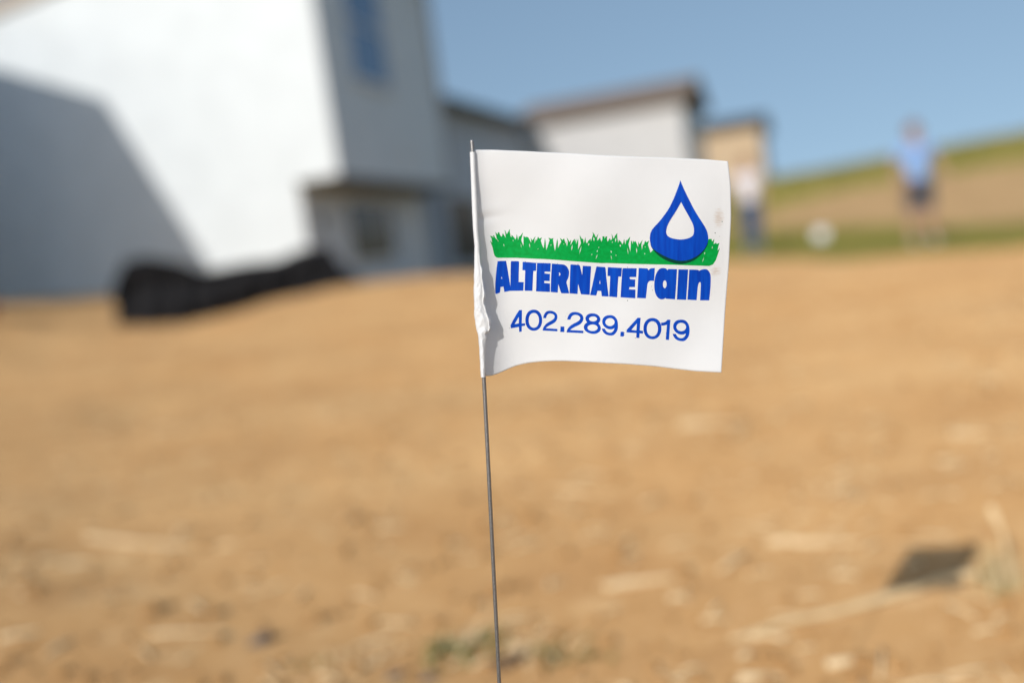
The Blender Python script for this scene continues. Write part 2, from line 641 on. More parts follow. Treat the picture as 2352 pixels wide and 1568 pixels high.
# --- the unfinished far house
c3 = at(1743, 287, 50.0)
C3 = Vector((c3.x, c3.y, 0))
X3, Y3, loc3 = frame_fn(C3, TH2)
h3 = empty('house', C3, -TH2)
tag(h3, 'unfinished house clad in tan wood sheathing, farthest on the right', 'house')
z3 = c3.z
MB().box(-8, 0, 0, 7, .0, z3).build('wall', M_sheath, h3)
MB().box(-8.1, .012, .012, 7.1, .2, z3 - .06).build('shaded_side_skin', mat('blue_grey_shade', (.42, .47, .55), .5), h3)  # added shell, its colour holds the blue-grey shade of the side away from the sun
MB().xprism([(-.3, z3), (-.3, z3 + .16), (3.5, z3 + .85), (7.3, z3 + .16), (7.3, z3), (3.5, z3 + .68)], -8.4, .3).build('roof', M_dark, h3)
window(h3, .012, 2.0, 3.2, 2.8, 4.0)

# ------------------------------------------------------------------ silt fence on the mound
M_fabric = mat('black_woven_fabric', (0.012, 0.012, 0.014), 0.75, (0.022, 0.021, 0.022), 30, 0.004, 60, spec=0.15)
M_stake = mat('weathered_wood_stake', (0.17, 0.115, 0.08), 0.8, (0.13, 0.09, 0.06), 20, stretch=(1, 1, .1))
FY = 12.7
p0, p1 = at(262, 600, FY), at(772, 575, FY - .4)
sf = empty('silt_fence', ((p0.x + p1.x) / 2, FY, gz((p0.x + p1.x) / 2, FY)))
tag(sf, 'sagging black silt fence fabric in front of the tall white house', 'silt fence')
topx = np.array([262, 286, 340, 420, 470, 560, 640, 692, 752, 786])
topy = np.array([668, 600, 588, 602, 626, 608, 598, 572, 564, 606])
V, F = [], []
NU, NW = 120, 14
for i in range(NU + 1):
    u = i / NU
    px = 262 + (786 - 262) * u
    py = np.interp(px, topx, topy)
    Yc = FY - .4 * u
    tp = at(px, py, Yc)
    for j in range(NW + 1):
        w_ = j / NW
        zb = gz(tp.x, Yc) - .06
        z = tp.z + (zb - tp.z) * w_
        fold = .06 * math.sin(w_ * 11 + u * 5) + .07 * math.sin(u * 46 + w_ * 2.5) * (.3 + w_) + .10 * math.sin(w_ * 7 + u * 9) * w_ + .05 * math.sin(u * 113)
        V.append((tp.x, Yc - fold * .8 - .05, z))
for i in range(NU):
    for j in range(NW):
        k = i * (NW + 1) + j
        F.append((k, k + 1, k + NW + 2, k + NW + 1))
inv = sf.location
fab = mobj('fence_fabric', [Vector(v) - inv for v in V], F, M_fabric, sf, True)
sm = fab.modifiers.new('thick', 'SOLIDIFY')
sm.thickness = .03
# black membrane lying behind it at the foot of the house
V, F = [], []
NU, NW = 50, 10
for i in range(NU + 1):
    for j in range(NW + 1):
        u, w_ = i / NU, j / NW
        x = p0.x + .1 + (p1.x - p0.x) * u * 1.0
        y = FY + .25 + w_ * .75
        h = .40 * math.sin(math.pi * w_) ** .7 * (math.sin(math.pi * min(1, max(0, u))) ** .35) * (.75 + .3 * math.sin(u * 9) + .12 * math.sin(u * 31 + w_ * 7))
        V.append((x - inv.x, y - inv.y, gz(x, y) - .03 + h - inv.z))
for i in range(NU):
    for j in range(NW):
        k = i * (NW + 1) + j
        F.append((k, k + NW + 1, k + NW + 2, k + 1))
bs = mobj('plastic_sheeting', V, F, mat('black_plastic_sheet', (.010, .010, .012), .35, (.016, .016, .018), 8, .01, 12), None, True)
bs.location = inv
tag(bs, 'heap of crumpled black plastic sheeting behind the silt fence', 'plastic sheeting')

# small red bucket at the left frame edge
rb = at(-4, 640, 12.0)
bx, by = rb.x - .22, 12.0
rd = MB().lathe([(.10, 0), (.12, .22), (.13, .22), (.13, .24), (.115, .24), (.105, .04), (0.001, .04)])
rbo = rd.build('bucket', mat('red_plastic', (.42, .12, .12), .5), None, True)
rbo.location = (bx, by, gz(bx, by) - .02)
tag(rbo, 'small red bucket on the soil at the far left edge', 'bucket')

# a second marker flag, far out of focus
fq = at(1884, 538, 9.3)
f2 = empty('marker_flag', (fq.x - .06, 9.3, gz(fq.x - .06, 9.3)))
tag(f2, 'small distant white marker flag standing between the two people', 'marker flag')
hz = fq.z - f2.location.z
M_fv = mat('white_vinyl_plain', (.72, .72, .715), .42, (.70, .70, .695), 60, spec=.35)
V, F = [], []
for i in range(13):
    for j in range(9):
        u, v_ = i / 12, j / 8
        V.append((u * .125, .010 * math.sin(u * 5 + v_) - .01 * u, hz + .052 - v_ * .104 - u * .006))
for i in range(12):
    for j in range(8):
        k = i * 9 + j
        F.append((k, k + 1, k + 10, k + 9))
fs_ = mobj('flag_sheet', V, F, M_fv, f2, True)
fs_.modifiers.new('thick', 'SOLIDIFY').thickness = .0002
MB().tube([(0, 0, -.1), (0, 0, hz + .062)], .001, 8).build('wire_stake', mat('far_wire', (.26, .24, .22), .4, metal=.7), f2, True)


# ------------------------------------------------------------------ people
def skin_mesh(nodes, edges, root, sub=2):
    bm = bmesh.new()
    lay = bm.verts.layers.skin.verify()
    vm = {}
    for k, (co, r) in nodes.items():
        v = bm.verts.new(co)
        v[lay].radius = r if isinstance(r, tuple) else (r, r)
        v[lay].use_root = (k == root)
        vm[k] = v
    for a_, b_ in edges:
        bm.edges.new((vm[a_], vm[b_]))
    me_ = bpy.data.meshes.new('tmp')
    bm.to_mesh(me_)
    bm.free()
    o = bpy.data.objects.new('tmp', me_)
    COL.objects.link(o)
    sk = o.modifiers.new('skin', 'SKIN')
    sk.use_smooth_shade = True
    sb = o.modifiers.new('sub', 'SUBSURF')
    sb.levels = sub
    sb.render_levels = sub
    dg = bpy.context.evaluated_depsgraph_get()
    out = bpy.data.meshes.new_from_object(o.evaluated_get(dg))
    bpy.data.objects.remove(o)
    out.shade_smooth()
    return out


def part(name, me_, mats, parent, scale=1.0):
    me_.name = name
    me_.materials.clear()
    for m_ in mats: me_.materials.append(m_)
    o = bpy.data.objects.new(name, me_)
    COL.objects.link(o)
    o.parent = parent
    return o


def person(label, x, y, rotz, height, shirt, legs, shorts, hair, arm_pose, skin, shoe, lean=0.0, stance=.10, long_hair=False):
    root = empty('person', (x, y, gz(x, y) - .005), rotz)
    root.scale = (height / 1.77,) * 3
    tag(root, label, 'person')
    N, E = {}, []

    def add(k, co, r, frm=None):
        N[k] = (Vector(co) + Vector((lean * co[2] * .1, 0, 0)), r)
        if frm: E.append((frm, k))
    add('pelvis', (0, 0, .96), (.150, .105))
    add('waist', (0, 0, 1.10), (.130, .092), 'pelvis')
    add('chest', (0, 0, 1.28), (.155, .105), 'waist')
    add('upper', (0, .005, 1.40), (.140, .090), 'chest')
    add('neck', (0, .005, 1.50), (.055, .055), 'upper')
    add('jaw', (0, -.015, 1.575), (.062, .072), 'neck')
    add('face', (0, -.01, 1.655), (.074, .092), 'jaw')
    add('crown', (0, 0, 1.725), (.062, .075), 'face')
    add('nose', (0, -.105, 1.635), (.013, .016), 'face')
    for s, n in ((-1, 'l'), (1, 'r')):
        sh = Vector((s * .175, .005, 1.425))
        el, wr = arm_pose[n]
        el = Vector((s * el[0], el[1], el[2]))
        wr = Vector((s * wr[0], wr[1], wr[2]))
        add('ear' + n, (s * .082, .005, 1.645), (.012, .020), 'face')
        add('sh' + n, sh, (.058, .062), 'upper')
        add('ua' + n, sh.lerp(el, .5), (.048, .050), 'sh' + n)
        add('el' + n, el, (.040, .042), 'ua' + n)
        add('fa' + n, el.lerp(wr, .45), (.037, .037), 'el' + n)
        add('wr' + n, wr, (.024, .028), 'fa' + n)
        d = (wr - el).normalized()
        pl = wr + d * .065
        add('pl' + n, pl, (.020, .038), 'wr' + n)
        side = Vector((0, 1, 0)) - d * d.y
        side.normalize()
        curl = Vector((-s, 0, 0)) * .02
        for i, ln in enumerate((.070, .082, .077, .060)):
            off = side * (.030 - .020 * i) * -1
            add('k%d%s' % (i, n), pl + off + d * .035, .0095, 'pl' + n)
            add('m%d%s' % (i, n), pl + off + d * (.035 + ln * .5) + curl * .4, .0085, 'k%d%s' % (i, n))
            add('t%d%s' % (i, n), pl + off + d * (.035 + ln * .9) + curl * 1.4, .0075, 'm%d%s' % (i, n))
        add('th' + n, wr + d * .03 - side * .045 + curl * .5, .0105, 'wr' + n)
        add('tt' + n, wr + d * .075 - side * .062 + curl, .009, 'th' + n)
        add('hip' + n, (s * .095, 0, .88), (.088, .090), 'pelvis')
        add('thigh' + n, (s * (stance * .5 + .06), 0, .69), (.078, .080), 'hip' + n)
        add('kn' + n, (s * (stance * .8 + .04), -.01, .50), (.054, .058), 'thigh' + n)
        add('calf' + n, (s * (stance + .03), .02, .34), (.052, .056), 'kn' + n)
        add('an' + n, (s * (stance + .04), .03, .10), (.034, .038), 'calf' + n)
        add('ball' + n, (s * (stance + .05), -.06, .045), (.040, .030), 'an' + n)
        add('toe' + n, (s * (stance + .06), -.13, .035), (.035, .022), 'ball' + n)
    M_skin = mat('skin', skin, .55, tuple(c * .9 for c in skin), 12)
    M_eye = mat('eye_dark', (.03, .02, .015), .3)
    M_lip = mat('lip', (skin[0] * .8, skin[1] * .5, skin[2] * .5), .5)
    bme = skin_mesh(N, E, 'pelvis')
    body = part('body', bme, [M_skin, M_eye, M_lip], root)
    for pl in bme.polygons:
        c = pl.center
        if c.y < -.05:
            if abs(abs(c.x - lean * c.z * .1) - .031) < .016 and abs(c.z - 1.668) < .010: pl.material_index = 1
            elif abs(c.x - lean * c.z * .1) < .026 and abs(c.z - 1.585) < .008: pl.material_index = 2

    def sub(keys, grow, scalez=None):
        n2 = {k: (N[k][0], tuple(a_ + grow for a_ in (N[k][1] if isinstance(N[k][1], tuple) else (N[k][1],) * 2))) for k in keys}
        e2 = [(a_, b_) for a_, b_ in E if a_ in keys and b_ in keys]
        return n2, e2
    n2, e2 = sub(['pelvis', 'waist', 'chest', 'upper', 'shl', 'ual', 'shr', 'uar'], .020)
    n2['waist'] = (n2['waist'][0], (.160, .118))
    n2['pelvis'] = (n2['pelvis'][0] + Vector((0, 0, .0)), (.175, .130))
    for n in 'lr':
        e = n2['ua' + n]
        n2['ua' + n] = (e[0].lerp(N['el' + n][0], .35), (.066, .068))
    part('shirt', skin_mesh(n2, e2, 'waist'), [shirt], root)
    ks = ['pelvis', 'hipl', 'thighl', 'knl', 'hipr', 'thighr', 'knr']
    if not shorts: ks += ['calfl', 'anl', 'calfr', 'anr']
    n2, e2 = sub(ks, .022)
    part('shorts' if shorts else 'trousers', skin_mesh(n2, e2, 'pelvis'), [legs], root)
    for n in 'lr':
        n2, e2 = sub(['an' + n, 'ball' + n, 'toe' + n], .012)
        an = n2['an' + n]
        n2['an' + n] = (an[0] + Vector((0, 0, -.03)), an[1])
        part('shoe', skin_mesh(n2, e2, 'ball' + n), [shoe], root)
    hm = MB()
    V_, F_ = [], []
    nu, nv_ = 20, 12
    for i in range(nv_ + 1):
        ph = i / nv_ * (math.pi * .60)
        for k in range(nu):
            t = k / nu * 2 * math.pi
            back = max(0, math.sin(t))
            ph2 = ph * (1 + (.65 if long_hair else .25) * back) * (.80 if math.sin(t) < -.3 else 1)
            r = 1 + .03 * math.sin(k * 5 + i * 3)
            zz = 1.668 + .118 * math.cos(min(ph2, math.pi)) * r - (.10 * back * ph if long_hair else 0)
            V_.append((.088 * math.sin(ph2) * math.cos(t) * r + lean * .167, .105 * math.sin(min(ph2, 2.3)) * math.sin(t) * r + .005, zz))
    for i in range(nv_):
        for k in range(nu):
            F_.append((i * nu + k, i * nu + (k + 1) % nu, (i + 1) * nu + (k + 1) % nu, (i + 1) * nu + k))
    ho = mobj('hair', V_, F_, hair, root, True)
    sd = ho.modifiers.new('thick', 'SOLIDIFY')
    sd.thickness = .012
    return root


def fabric(name, c):
    return mat(name, c, .85, tuple(k * .85 for k in c), 14, .003, 40)


SKIN = (.58, .34, .24)
rp = at(2122, 556, 14.0)
pr = person('person in a light blue shirt and dark shorts standing on the grass, far right', rp.x, 14.0, .12, 1.70,
       fabric('light_blue_shirt', (.30, .48, .82)), fabric('dark_navy_shorts', (.10, .10, .12)), True,
       mat('brown_hair', (.26, .14, .09), .6), {'l': ((.28, .03, 1.16), (.27, -.09, .93)), 'r': ((.29, .02, 1.17), (.33, -.12, .97))},
       (.50, .29, .20), mat('white_shoe', (.72, .70, .66), .6), 0, .10)
pr.scale = (pr.scale[0] * 1.13, pr.scale[1], pr.scale[2])
lp = at(1733, 568, 17.5)
person('person in a white top and blue jeans standing near the right edge of the flag', lp.x, 17.5, -.35, 1.72,
       fabric('white_top', (.78, .74, .76)), fabric('blue_denim', (.05, .10, .20)), False,
       mat('light_brown_hair', (.42, .24, .12), .6), {'l': ((.24, -.02, 1.15), (.20, -.16, 1.0)), 'r': ((.25, .0, 1.15), (.24, -.12, .95))},
       SKIN, mat('pale_shoe', (.6, .58, .55), .6), 0, .05, True)

# ------------------------------------------------------------------ flag
S25 = 2352.0 / 2500.0


def q25(px, py, Y):
    return at(px * S25, py * S25, Y)


def lerp_tab(tab, v):
    a_ = [t[0] for t in tab]
    return [float(np.interp(v, a_, [t[i] for t in tab])) for i in range(1, len(tab[0]))]


LEFT = [(366, 1158), (460, 1162), (560, 1164), (640, 1168), (700, 1171), (760, 1174), (800, 1180), (850, 1182), (918, 1184)]     # y, x
RIGHT = [(394, 1777), (425, 1781), (457, 1784), (531, 1785), (590, 1782), (638, 1780), (723, 1773), (780, 1769), (829, 1766), (909, 1761)]
TOP = [(1158, 366), (1205, 366), (1276, 369), (1380, 374), (1488, 380.5), (1560, 383), (1600, 384), (1658, 386.5), (1720, 389), (1777, 394)]   # x, y
BOT = [(1184, 918), (1200, 917), (1215, 912), (1233, 904), (1255, 894), (1275, 888.5), (1295, 885), (1318, 882.5), (1350, 881), (1382, 881), (1435, 883.5),
       (1480, 886), (1530, 888.5), (1600, 894), (1647, 900), (1700, 906), (1761, 909)]


def smooth_tab(tab, n=400, k=9):
    xs_ = np.linspace(tab[0][0], tab[-1][0], n)
    ys_ = np.interp(xs_, [t[0] for t in tab], [t[1] for t in tab])
    ext = np.concatenate([2 * ys_[0] - ys_[k:0:-1], ys_, 2 * ys_[-1] - ys_[-2:-k - 2:-1]])
    ker = np.hanning(2 * k + 1)
    ker /= ker.sum()
    return xs_, np.convolve(ext, ker, 'same')[k:-k]


tl, tr, tt_, tb = smooth_tab(LEFT), smooth_tab(RIGHT), smooth_tab(TOP), smooth_tab(BOT)


def outline(s, t):
    yl = 366 + t * (918 - 366)
    yr = 394 + t * (909 - 394)
    xt = 1158 + s * (1777 - 1158)
    xb = 1184 + s * (1761 - 1184)
    Lp = (np.interp(yl, *tl), yl)
    Rp = (np.interp(yr, *tr), yr)
    Tp = (xt, np.interp(xt, *tt_))
    Bp = (xb, np.interp(xb, *tb))
    c00, c10, c01, c11 = (1158, 366), (1777, 394), (1184, 918), (1761, 909)
    return [(1 - t) * Tp[i] + t * Bp[i] + (1 - s) * Lp[i] + s * Rp[i]
            - ((1 - s) * (1 - t) * c00[i] + s * (1 - t) * c10[i] + (1 - s) * t * c01[i] + s * t * c11[i]) for i in (0, 1)]


def flag_y(px, py):
    """distance of the sheet: it leaves the sleeve backwards and then hangs almost square to the camera"""
    t = (py - 366) / 550.0
    xl_ = np.interp(py, *tl)
    u = max(px - xl_, 0.0)
    A = 0.0015 + 0.0110 * sstep(-.05, .95, t)
    lam = 14 + 30 * t
    y = 0.5012 + A * (1 - math.exp(-(u / lam) ** 1.15))
    y += 0.0045 * (u / 600) - .0040 * math.sin(math.pi * min(u / 600, 1)) * (.3 + t * .7)
    y += .0016 * sstep(430, 600, u) * (u - 430) / 170 * math.cos(t * 2.2)
    # a short dent running in from the sleeve
    dy = (py - 532 - (px - 1183) * -.12)
    y += .0006 * math.exp(-(dy / 11) ** 2) * math.exp(-(u / 50.0) ** 2) - .0003 * math.exp(-((dy + 20) / 16) ** 2) * math.exp(-(u / 70.0) ** 2)
    # gentle buckles
    y += .0005 * math.sin(px * .021 + py * .012) + .0004 * math.sin(px * .009 - py * .02 + 1.0)
    y += .0009 * sstep(.72, 1.0, t) * math.sin(px * .0165 + .6)
    return float(y)


def fp(px, py, lift=0.0):
    return q25(px, py, flag_y(px, py) - lift)


wire_px = [(1152, 343), (1154.5, 380), (1163, 560), (1172, 740), (1181.5, 925), (1190.5, 1100), (1204, 1370), (1219, 1667)]
wire = [q25(x, y, .5) for x, y in wire_px]
d_ = (wire[-1] - wire[-2]).normalized()
k_ = (wire[-1].z - (-.10)) / -d_.z
wire.append(wire[-1] + d_ * k_)
base = wire[-1] + Vector((0, 0, 0))
fl = empty('marker_flag', (base.x, base.y, gz(base.x, base.y)))
tag(fl, 'large sharp white marker flag printed with grass, a blue water drop and a phone number', 'marker flag')
FO = fl.location
M_wire = mat('grey_steel_wire', (.24, .235, .235), .38, (.32, .31, .305), 900, .0001, 2500, spec=.5, metal=.75)
wb = MB()
dense = []
for i in range(len(wire) - 1):
    for j in range(12):
        dense.append(wire[i].lerp(wire[i + 1], j / 12))
dense.append(wire[-1])
dense = [dense[0] + Vector((0, 0, .0004))] + dense
wb.tube([p_ - FO for p_ in dense], [.0006] + [.00101] * (len(dense) - 1), 16)
wb.build('wire_stake', M_wire, fl, True)


def vinyl(name):
    m_ = mat(name, (.86, .86, .86), .42, (.84, .84, .84), 60, .00004, 1500, spec=.35)
    nt = m_.node_tree
    N, L = nt.nodes, nt.links
    p = N['Principled BSDF']
    src = p.inputs['Base Color'].links[0].from_socket
    tc = N.new('ShaderNodeUVMap')
    # dirt: two small smears near the right edge, in the sheet's own UV

    def smear(cu, cv, ru, rv, thr, seed):
        mp = N.new('ShaderNodeMapping')
        mp.vector_type = 'POINT'
        mp.inputs['Location'].default_value = (-cu / ru, -cv / rv, 0)
        mp.inputs['Scale'].default_value = (1 / ru, 1 / rv, 1)
        L.new(tc.outputs[0], mp.inputs[0])
        ln = N.new('ShaderNodeVectorMath')
        ln.operation = 'LENGTH'
        L.new(mp.outputs[0], ln.inputs[0])
        fall = N.new('ShaderNodeMath')
        fall.operation = 'SUBTRACT'
        fall.use_clamp = True
        fall.inputs[0].default_value = 1
        L.new(ln.outputs['Value'], fall.inputs[1])
        mp2 = N.new('ShaderNodeMapping')
        mp2.inputs['Rotation'].default_value = (0, 0, -.6)
        mp2.inputs['Scale'].default_value = (60, 190, 1)
        L.new(tc.outputs[0], mp2.inputs[0])
        n = N.new('ShaderNodeTexNoise')
        n.noise_dimensions = '4D'
        n.inputs['W'].default_value = seed
        n.inputs['Scale'].default_value = 1
        n.inputs['Detail'].default_value = 6
        L.new(mp2.outputs[0], n.inputs['Vector'])
        mm = N.new('ShaderNodeMath')
        mm.operation = 'MULTIPLY'
        L.new(fall.outputs[0], mm.inputs[0])
        L.new(n.outputs['Fac'], mm.inputs[1])
        mr = N.new('ShaderNodeMapRange')
        mr.inputs['From Min'].default_value = thr
        mr.inputs['From Max'].default_value = thr + .25
        mr.inputs['To Max'].default_value = .38
        L.new(mm.outputs[0], mr.inputs['Value'])
        return mr.outputs[0]
    for args in ((.952, .727, .040, .090, .20, 1), (.950, .475, .045, .055, .24, 2)):
        s_ = smear(*args)
        mx = N.new('ShaderNodeMix')
        mx.data_type = 'RGBA'
        L.new(s_, mx.inputs[0])
        L.new(src, mx.inputs[6])
        mx.inputs[7].default_value = (.52, .33, .17, 1)
        src = mx.outputs[2]
    L.new(src, p.inputs['Base Color'])
    return m_


M_vinyl = vinyl('white_vinyl')
M_vinyl2 = mat('white_vinyl_sleeve', (.86, .86, .86), .42, (.84, .84, .84), 60, .0001, 500, spec=.35)
NS, NT = 260, 150
V, F, UVs = [], [], []
for j in range(NT + 1):
    for i in range(NS + 1):
        s = (i / NS) ** 1.25
        t = j / NT
        x, y = outline(s, t)
        V.append(fp(x, y) - FO)
        UVs.append((s, 1 - t))
for j in range(NT):
    for i in range(NS):
        k = j * (NS + 1) + i
        F.append((k, k + NS + 1, k + NS + 2, k + 1))
sheet = mobj('flag_sheet', V, F, M_vinyl, fl, True)
ul = sheet.data.uv_layers.new(name='UVMap')
li = np.empty(len(sheet.data.loops), np.int32)
sheet.data.loops.foreach_get('vertex_index', li)
ul.data.foreach_set('uv', np.array(UVs)[li].ravel())
sm = sheet.modifiers.new('thick', 'SOLIDIFY')
sm.thickness = .00012
sm.offset = 1.0

# sleeve: the sheet's edge folded round the wire, crumpled towards its foot
SL = [(371, 1147, 1160), (430, 1149.5, 1162.5), (500, 1152, 1166), (560, 1155, 1168), (600, 1158.5, 1172), (640, 1158, 1173), (665, 1157.5, 1177), (687, 1157, 1180),
      (715, 1156.5, 1181), (741, 1157, 1182), (765, 1158.5, 1189), (784, 1160, 1194), (800, 1162, 1196), (809, 1164, 1194), (815, 1166, 1187), (824, 1168, 1189), (834, 1168.5, 1186),
      (849, 1170, 1186), (866, 1170.5, 1184.5), (882, 1172, 1185), (900, 1172.5, 1185), (921, 1174, 1185.5)]
V, F = [], []
NR, NC = 240, 40
for j in range(NR + 1):
    py = 371 + (921 - 371) * j / NR
    x0, x1 = lerp_tab(SL, py)
    cr = float(sstep(640, 700, py)) * (1 - .5 * float(sstep(830, 860, py)))
    wp = np.interp(py, [p[1] for p in wire_px], [p[0] for p in wire_px])
    mid, half = (x0 + x1) / 2, (x1 - x0) / 2
    for k in range(NC):
        a_ = k / NC * 2 * math.pi
        n1 = float(vnoise(np.array(math.cos(a_) * 1.6 + 5), np.array(py / 16.0 + math.sin(a_) * 1.3), 3)) - .5
        n2 = float(vnoise(np.array(math.cos(a_) * 3.5 + 9), np.array(py / 7.0 + math.sin(a_) * 3), 4)) - .5
        rr = 1 + cr * (.30 * n1 + .22 * n2) + .05 * n1
        px = mid + half * math.cos(a_) * (1 + cr * .18 * n1 + .04 * n2)
        dep = .0017 * rr * math.sin(a_) * (1 + .5 * cr)
        pt = q25(px, py, .5 - dep)
        V.append(pt - FO)
for j in range(NR):
    for k in range(NC):
        F.append((j * NC + k, j * NC + (k + 1) % NC, (j + 1) * NC + (k + 1) % NC, (j + 1) * NC + k))
slv = mobj('sleeve', V, F, M_vinyl2, fl, True)
# a loose folded edge running down the sleeve's right side
V, F = [], []
NR2 = 160
for j in range(NR2 + 1):
    py = 560 + (815 - 560) * j / NR2
    x0, x1 = lerp_tab(SL, py)
    wob = 1.8 * math.sin(py * .09) + 1.2 * math.sin(py * .21 + 1) + 1.5 * (float(vnoise(np.array(1.0), np.array(py / 9.0), 8)) - .5)
    amp = float(sstep(560, 700, py)) * (1 - float(sstep(800, 815, py)))
    for k in range(9):
        a_ = k / 8
        px = x1 - 5 + (3 + 5 * amp) * a_ + wob * a_ * amp
        dep = (.0012 + .0014 * amp) * math.sin(a_ * math.pi * .9 + .3) + .0003 * math.sin(py * .13 + a_ * 4)
        V.append(q25(px, py, .5003 - dep) - FO)
for j in range(NR2):
    for k in range(8):
        F.append((j * 9 + k, (j + 1) * 9 + k, (j + 1) * 9 + k + 1, j * 9 + k + 1))
fe = mobj('folded_edge', V, F, M_vinyl2, fl, True)
sm = fe.modifiers.new('thick', 'SOLIDIFY')
sm.thickness = .00015


# --- printing, traced in the sheet's own layout and laid on its surface
def pip(px, py, poly):
    c = False
    j = len(poly) - 1
    for i in range(len(poly)):
        xi, yi = poly[i]
        xj, yj = poly[j]
        if (yi > py) != (yj > py) and px < (xj - xi) * (py - yi) / (yj - yi) + xi: c = not c
        j = i
    return c


def resample(poly, step):
    out = []
    for i in range(len(poly)):
        a_, b_ = poly[i], poly[(i + 1) % len(poly)]
        n = max(1, int(math.dist(a_, b_) / step))
        out += [(a_[0] + (b_[0] - a_[0]) * k / n, a_[1] + (b_[1] - a_[1]) * k / n) for k in range(n)]
    return out


def chaikin(poly, n=1, keep=55):
    """round the gentle corners of an outline, keep the sharp ones"""
    for _ in range(n):
        out = []
        m_ = len(poly)
        for i in range(m_):
            p_, c_, x_ = poly[i - 1], poly[i], poly[(i + 1) % m_]
            a1 = math.atan2(c_[1] - p_[1], c_[0] - p_[0])
            a2 = math.atan2(x_[1] - c_[1], x_[0] - c_[0])
            d = abs((a2 - a1 + math.pi) % (2 * math.pi) - math.pi)
            if math.degrees(d) > keep:
                out.append(c_)
            else:
                out.append((c_[0] * .75 + p_[0] * .25, c_[1] * .75 + p_[1] * .25))
                out.append((c_[0] * .75 + x_[0] * .25, c_[1] * .75 + x_[1] * .25))
        poly = out
    return poly


def print_mesh(name, pos, neg, material, lift, step=7.0, parent=None):
    verts, edges = [], []
    for poly in pos + neg:
        pl = resample(poly, step)
        n0 = len(verts)
        verts += [Vector(p_) for p_ in pl]
        edges += [(n0 + i, n0 + (i + 1) % len(pl)) for i in range(len(pl))]
    xa, xb = min(v.x for v in verts), max(v.x for v in verts)
    ya, yb_ = min(v.y for v in verts), max(v.y for v in verts)
    boxes = [(min(p_[0] for p_ in P), max(p_[0] for p_ in P), min(p_[1] for p_ in P), max(p_[1] for p_ in P), P) for P in pos]

    def inside(x, y):
        if not any(b_[0] <= x <= b_[1] and b_[2] <= y <= b_[3] and pip(x, y, b_[4]) for b_ in boxes): return False
        return not any(pip(x, y, P) for P in neg)
    yy = ya + step / 2
    while yy < yb_:
        xx = xa + step / 2
        while xx < xb:
            if inside(xx, yy): verts.append(Vector((xx, yy)))
            xx += step
        yy += step
    v2, e2, f2, *_ = delaunay_2d_cdt(verts, edges, [], 0, 1e-4)
    keep = []
    for f in f2:
        cx = sum(v2[i].x for i in f) / len(f)
        cy = sum(v2[i].y for i in f) / len(f)
        if inside(cx, cy): keep.append(tuple(f))
    used = sorted({i for f in keep for i in f})
    mp = {i: n for n, i in enumerate(used)}
    pts = [fp(v2[i].x, v2[i].y, lift) - FO for i in used]
    o = mobj(name, pts, [tuple(mp[i] for i in f) for f in keep], material, parent or fl, True)
    ul_ = o.data.uv_layers.new(name='UVMap')
    for lp_ in o.data.loops:
        v = v2[used[lp_.vertex_index]]
        ul_.data[lp_.index].uv = ((v.x - 1158) / 619, 1 - (v.y - 366) / 552)
    return o


def ell(cx, cy, rx, ry, n=40, e=2.0):
    out = []
    for k in range(n):
        a_ = k / n * 2 * math.pi
        c_, s_ = math.cos(a_), math.sin(a_)
        out.append((cx + rx * math.copysign(abs(c_) ** (2 / e), c_), cy + ry * math.copysign(abs(s_) ** (2 / e), s_)))
    return out


def tf(pts, ox, oy, sc, dx=0, dy=0):
    return [(ox + (x + dx) / sc, oy + (y + dy) / sc) for x, y in pts]


def ink(name, c, c2, streak):
    m_ = mat(name, c, .5, c2, 1, spec=.15)
    nt = m_.node_tree
    uv = nt.nodes.new('ShaderNodeUVMap')
    mp = nt.nodes.new('ShaderNodeMapping')
    mp.inputs['Scale'].default_value = streak
    nt.links.new(uv.outputs[0], mp.inputs[0])
    for n in nt.nodes:
        if n.type == 'TEX_NOISE': nt.links.new(mp.outputs[0], n.inputs['Vector'])
    return m_


def thin(m_, amt):
    nt = m_.node_tree
    p = nt.nodes['Principled BSDF']
    out = nt.nodes['Material Output']
    tr = nt.nodes.new('ShaderNodeBsdfTranslucent')
    nt.links.new(p.inputs['Base Color'].links[0].from_socket, tr.inputs[0])
    mx = nt.nodes.new('ShaderNodeMixShader')
    mx.inputs[0].default_value = amt
    nt.links.new(p.outputs[0], mx.inputs[1])
    nt.links.new(tr.outputs[0], mx.inputs[2])
    nt.links.new(mx.outputs[0], out.inputs[0])


thin(M_vinyl, .14)
thin(M_vinyl2, .14)
M_blue = ink('blue_ink', (.001, .045, .40), (.001, .075, .52), (75, 5, 1))
M_green = ink('green_ink', (.000, .30, .045), (.000, .37, .065), (60, 60, 1))
M_over = ink('dark_overprint', (.001, .035, .035), (.002, .07, .03), (200, 200, 1))
LS = 13.067
A = (1200, 630, LS)
B = 2352
Cx, Cy = 4704, 130.67
word_pos, word_neg = [], []


def letter(poly, dx=0, dy=0, rnd=0):
    p_ = tf(poly, *A, dx, dy)
    word_pos.append(chaikin(p_, rnd) if rnd else p_)


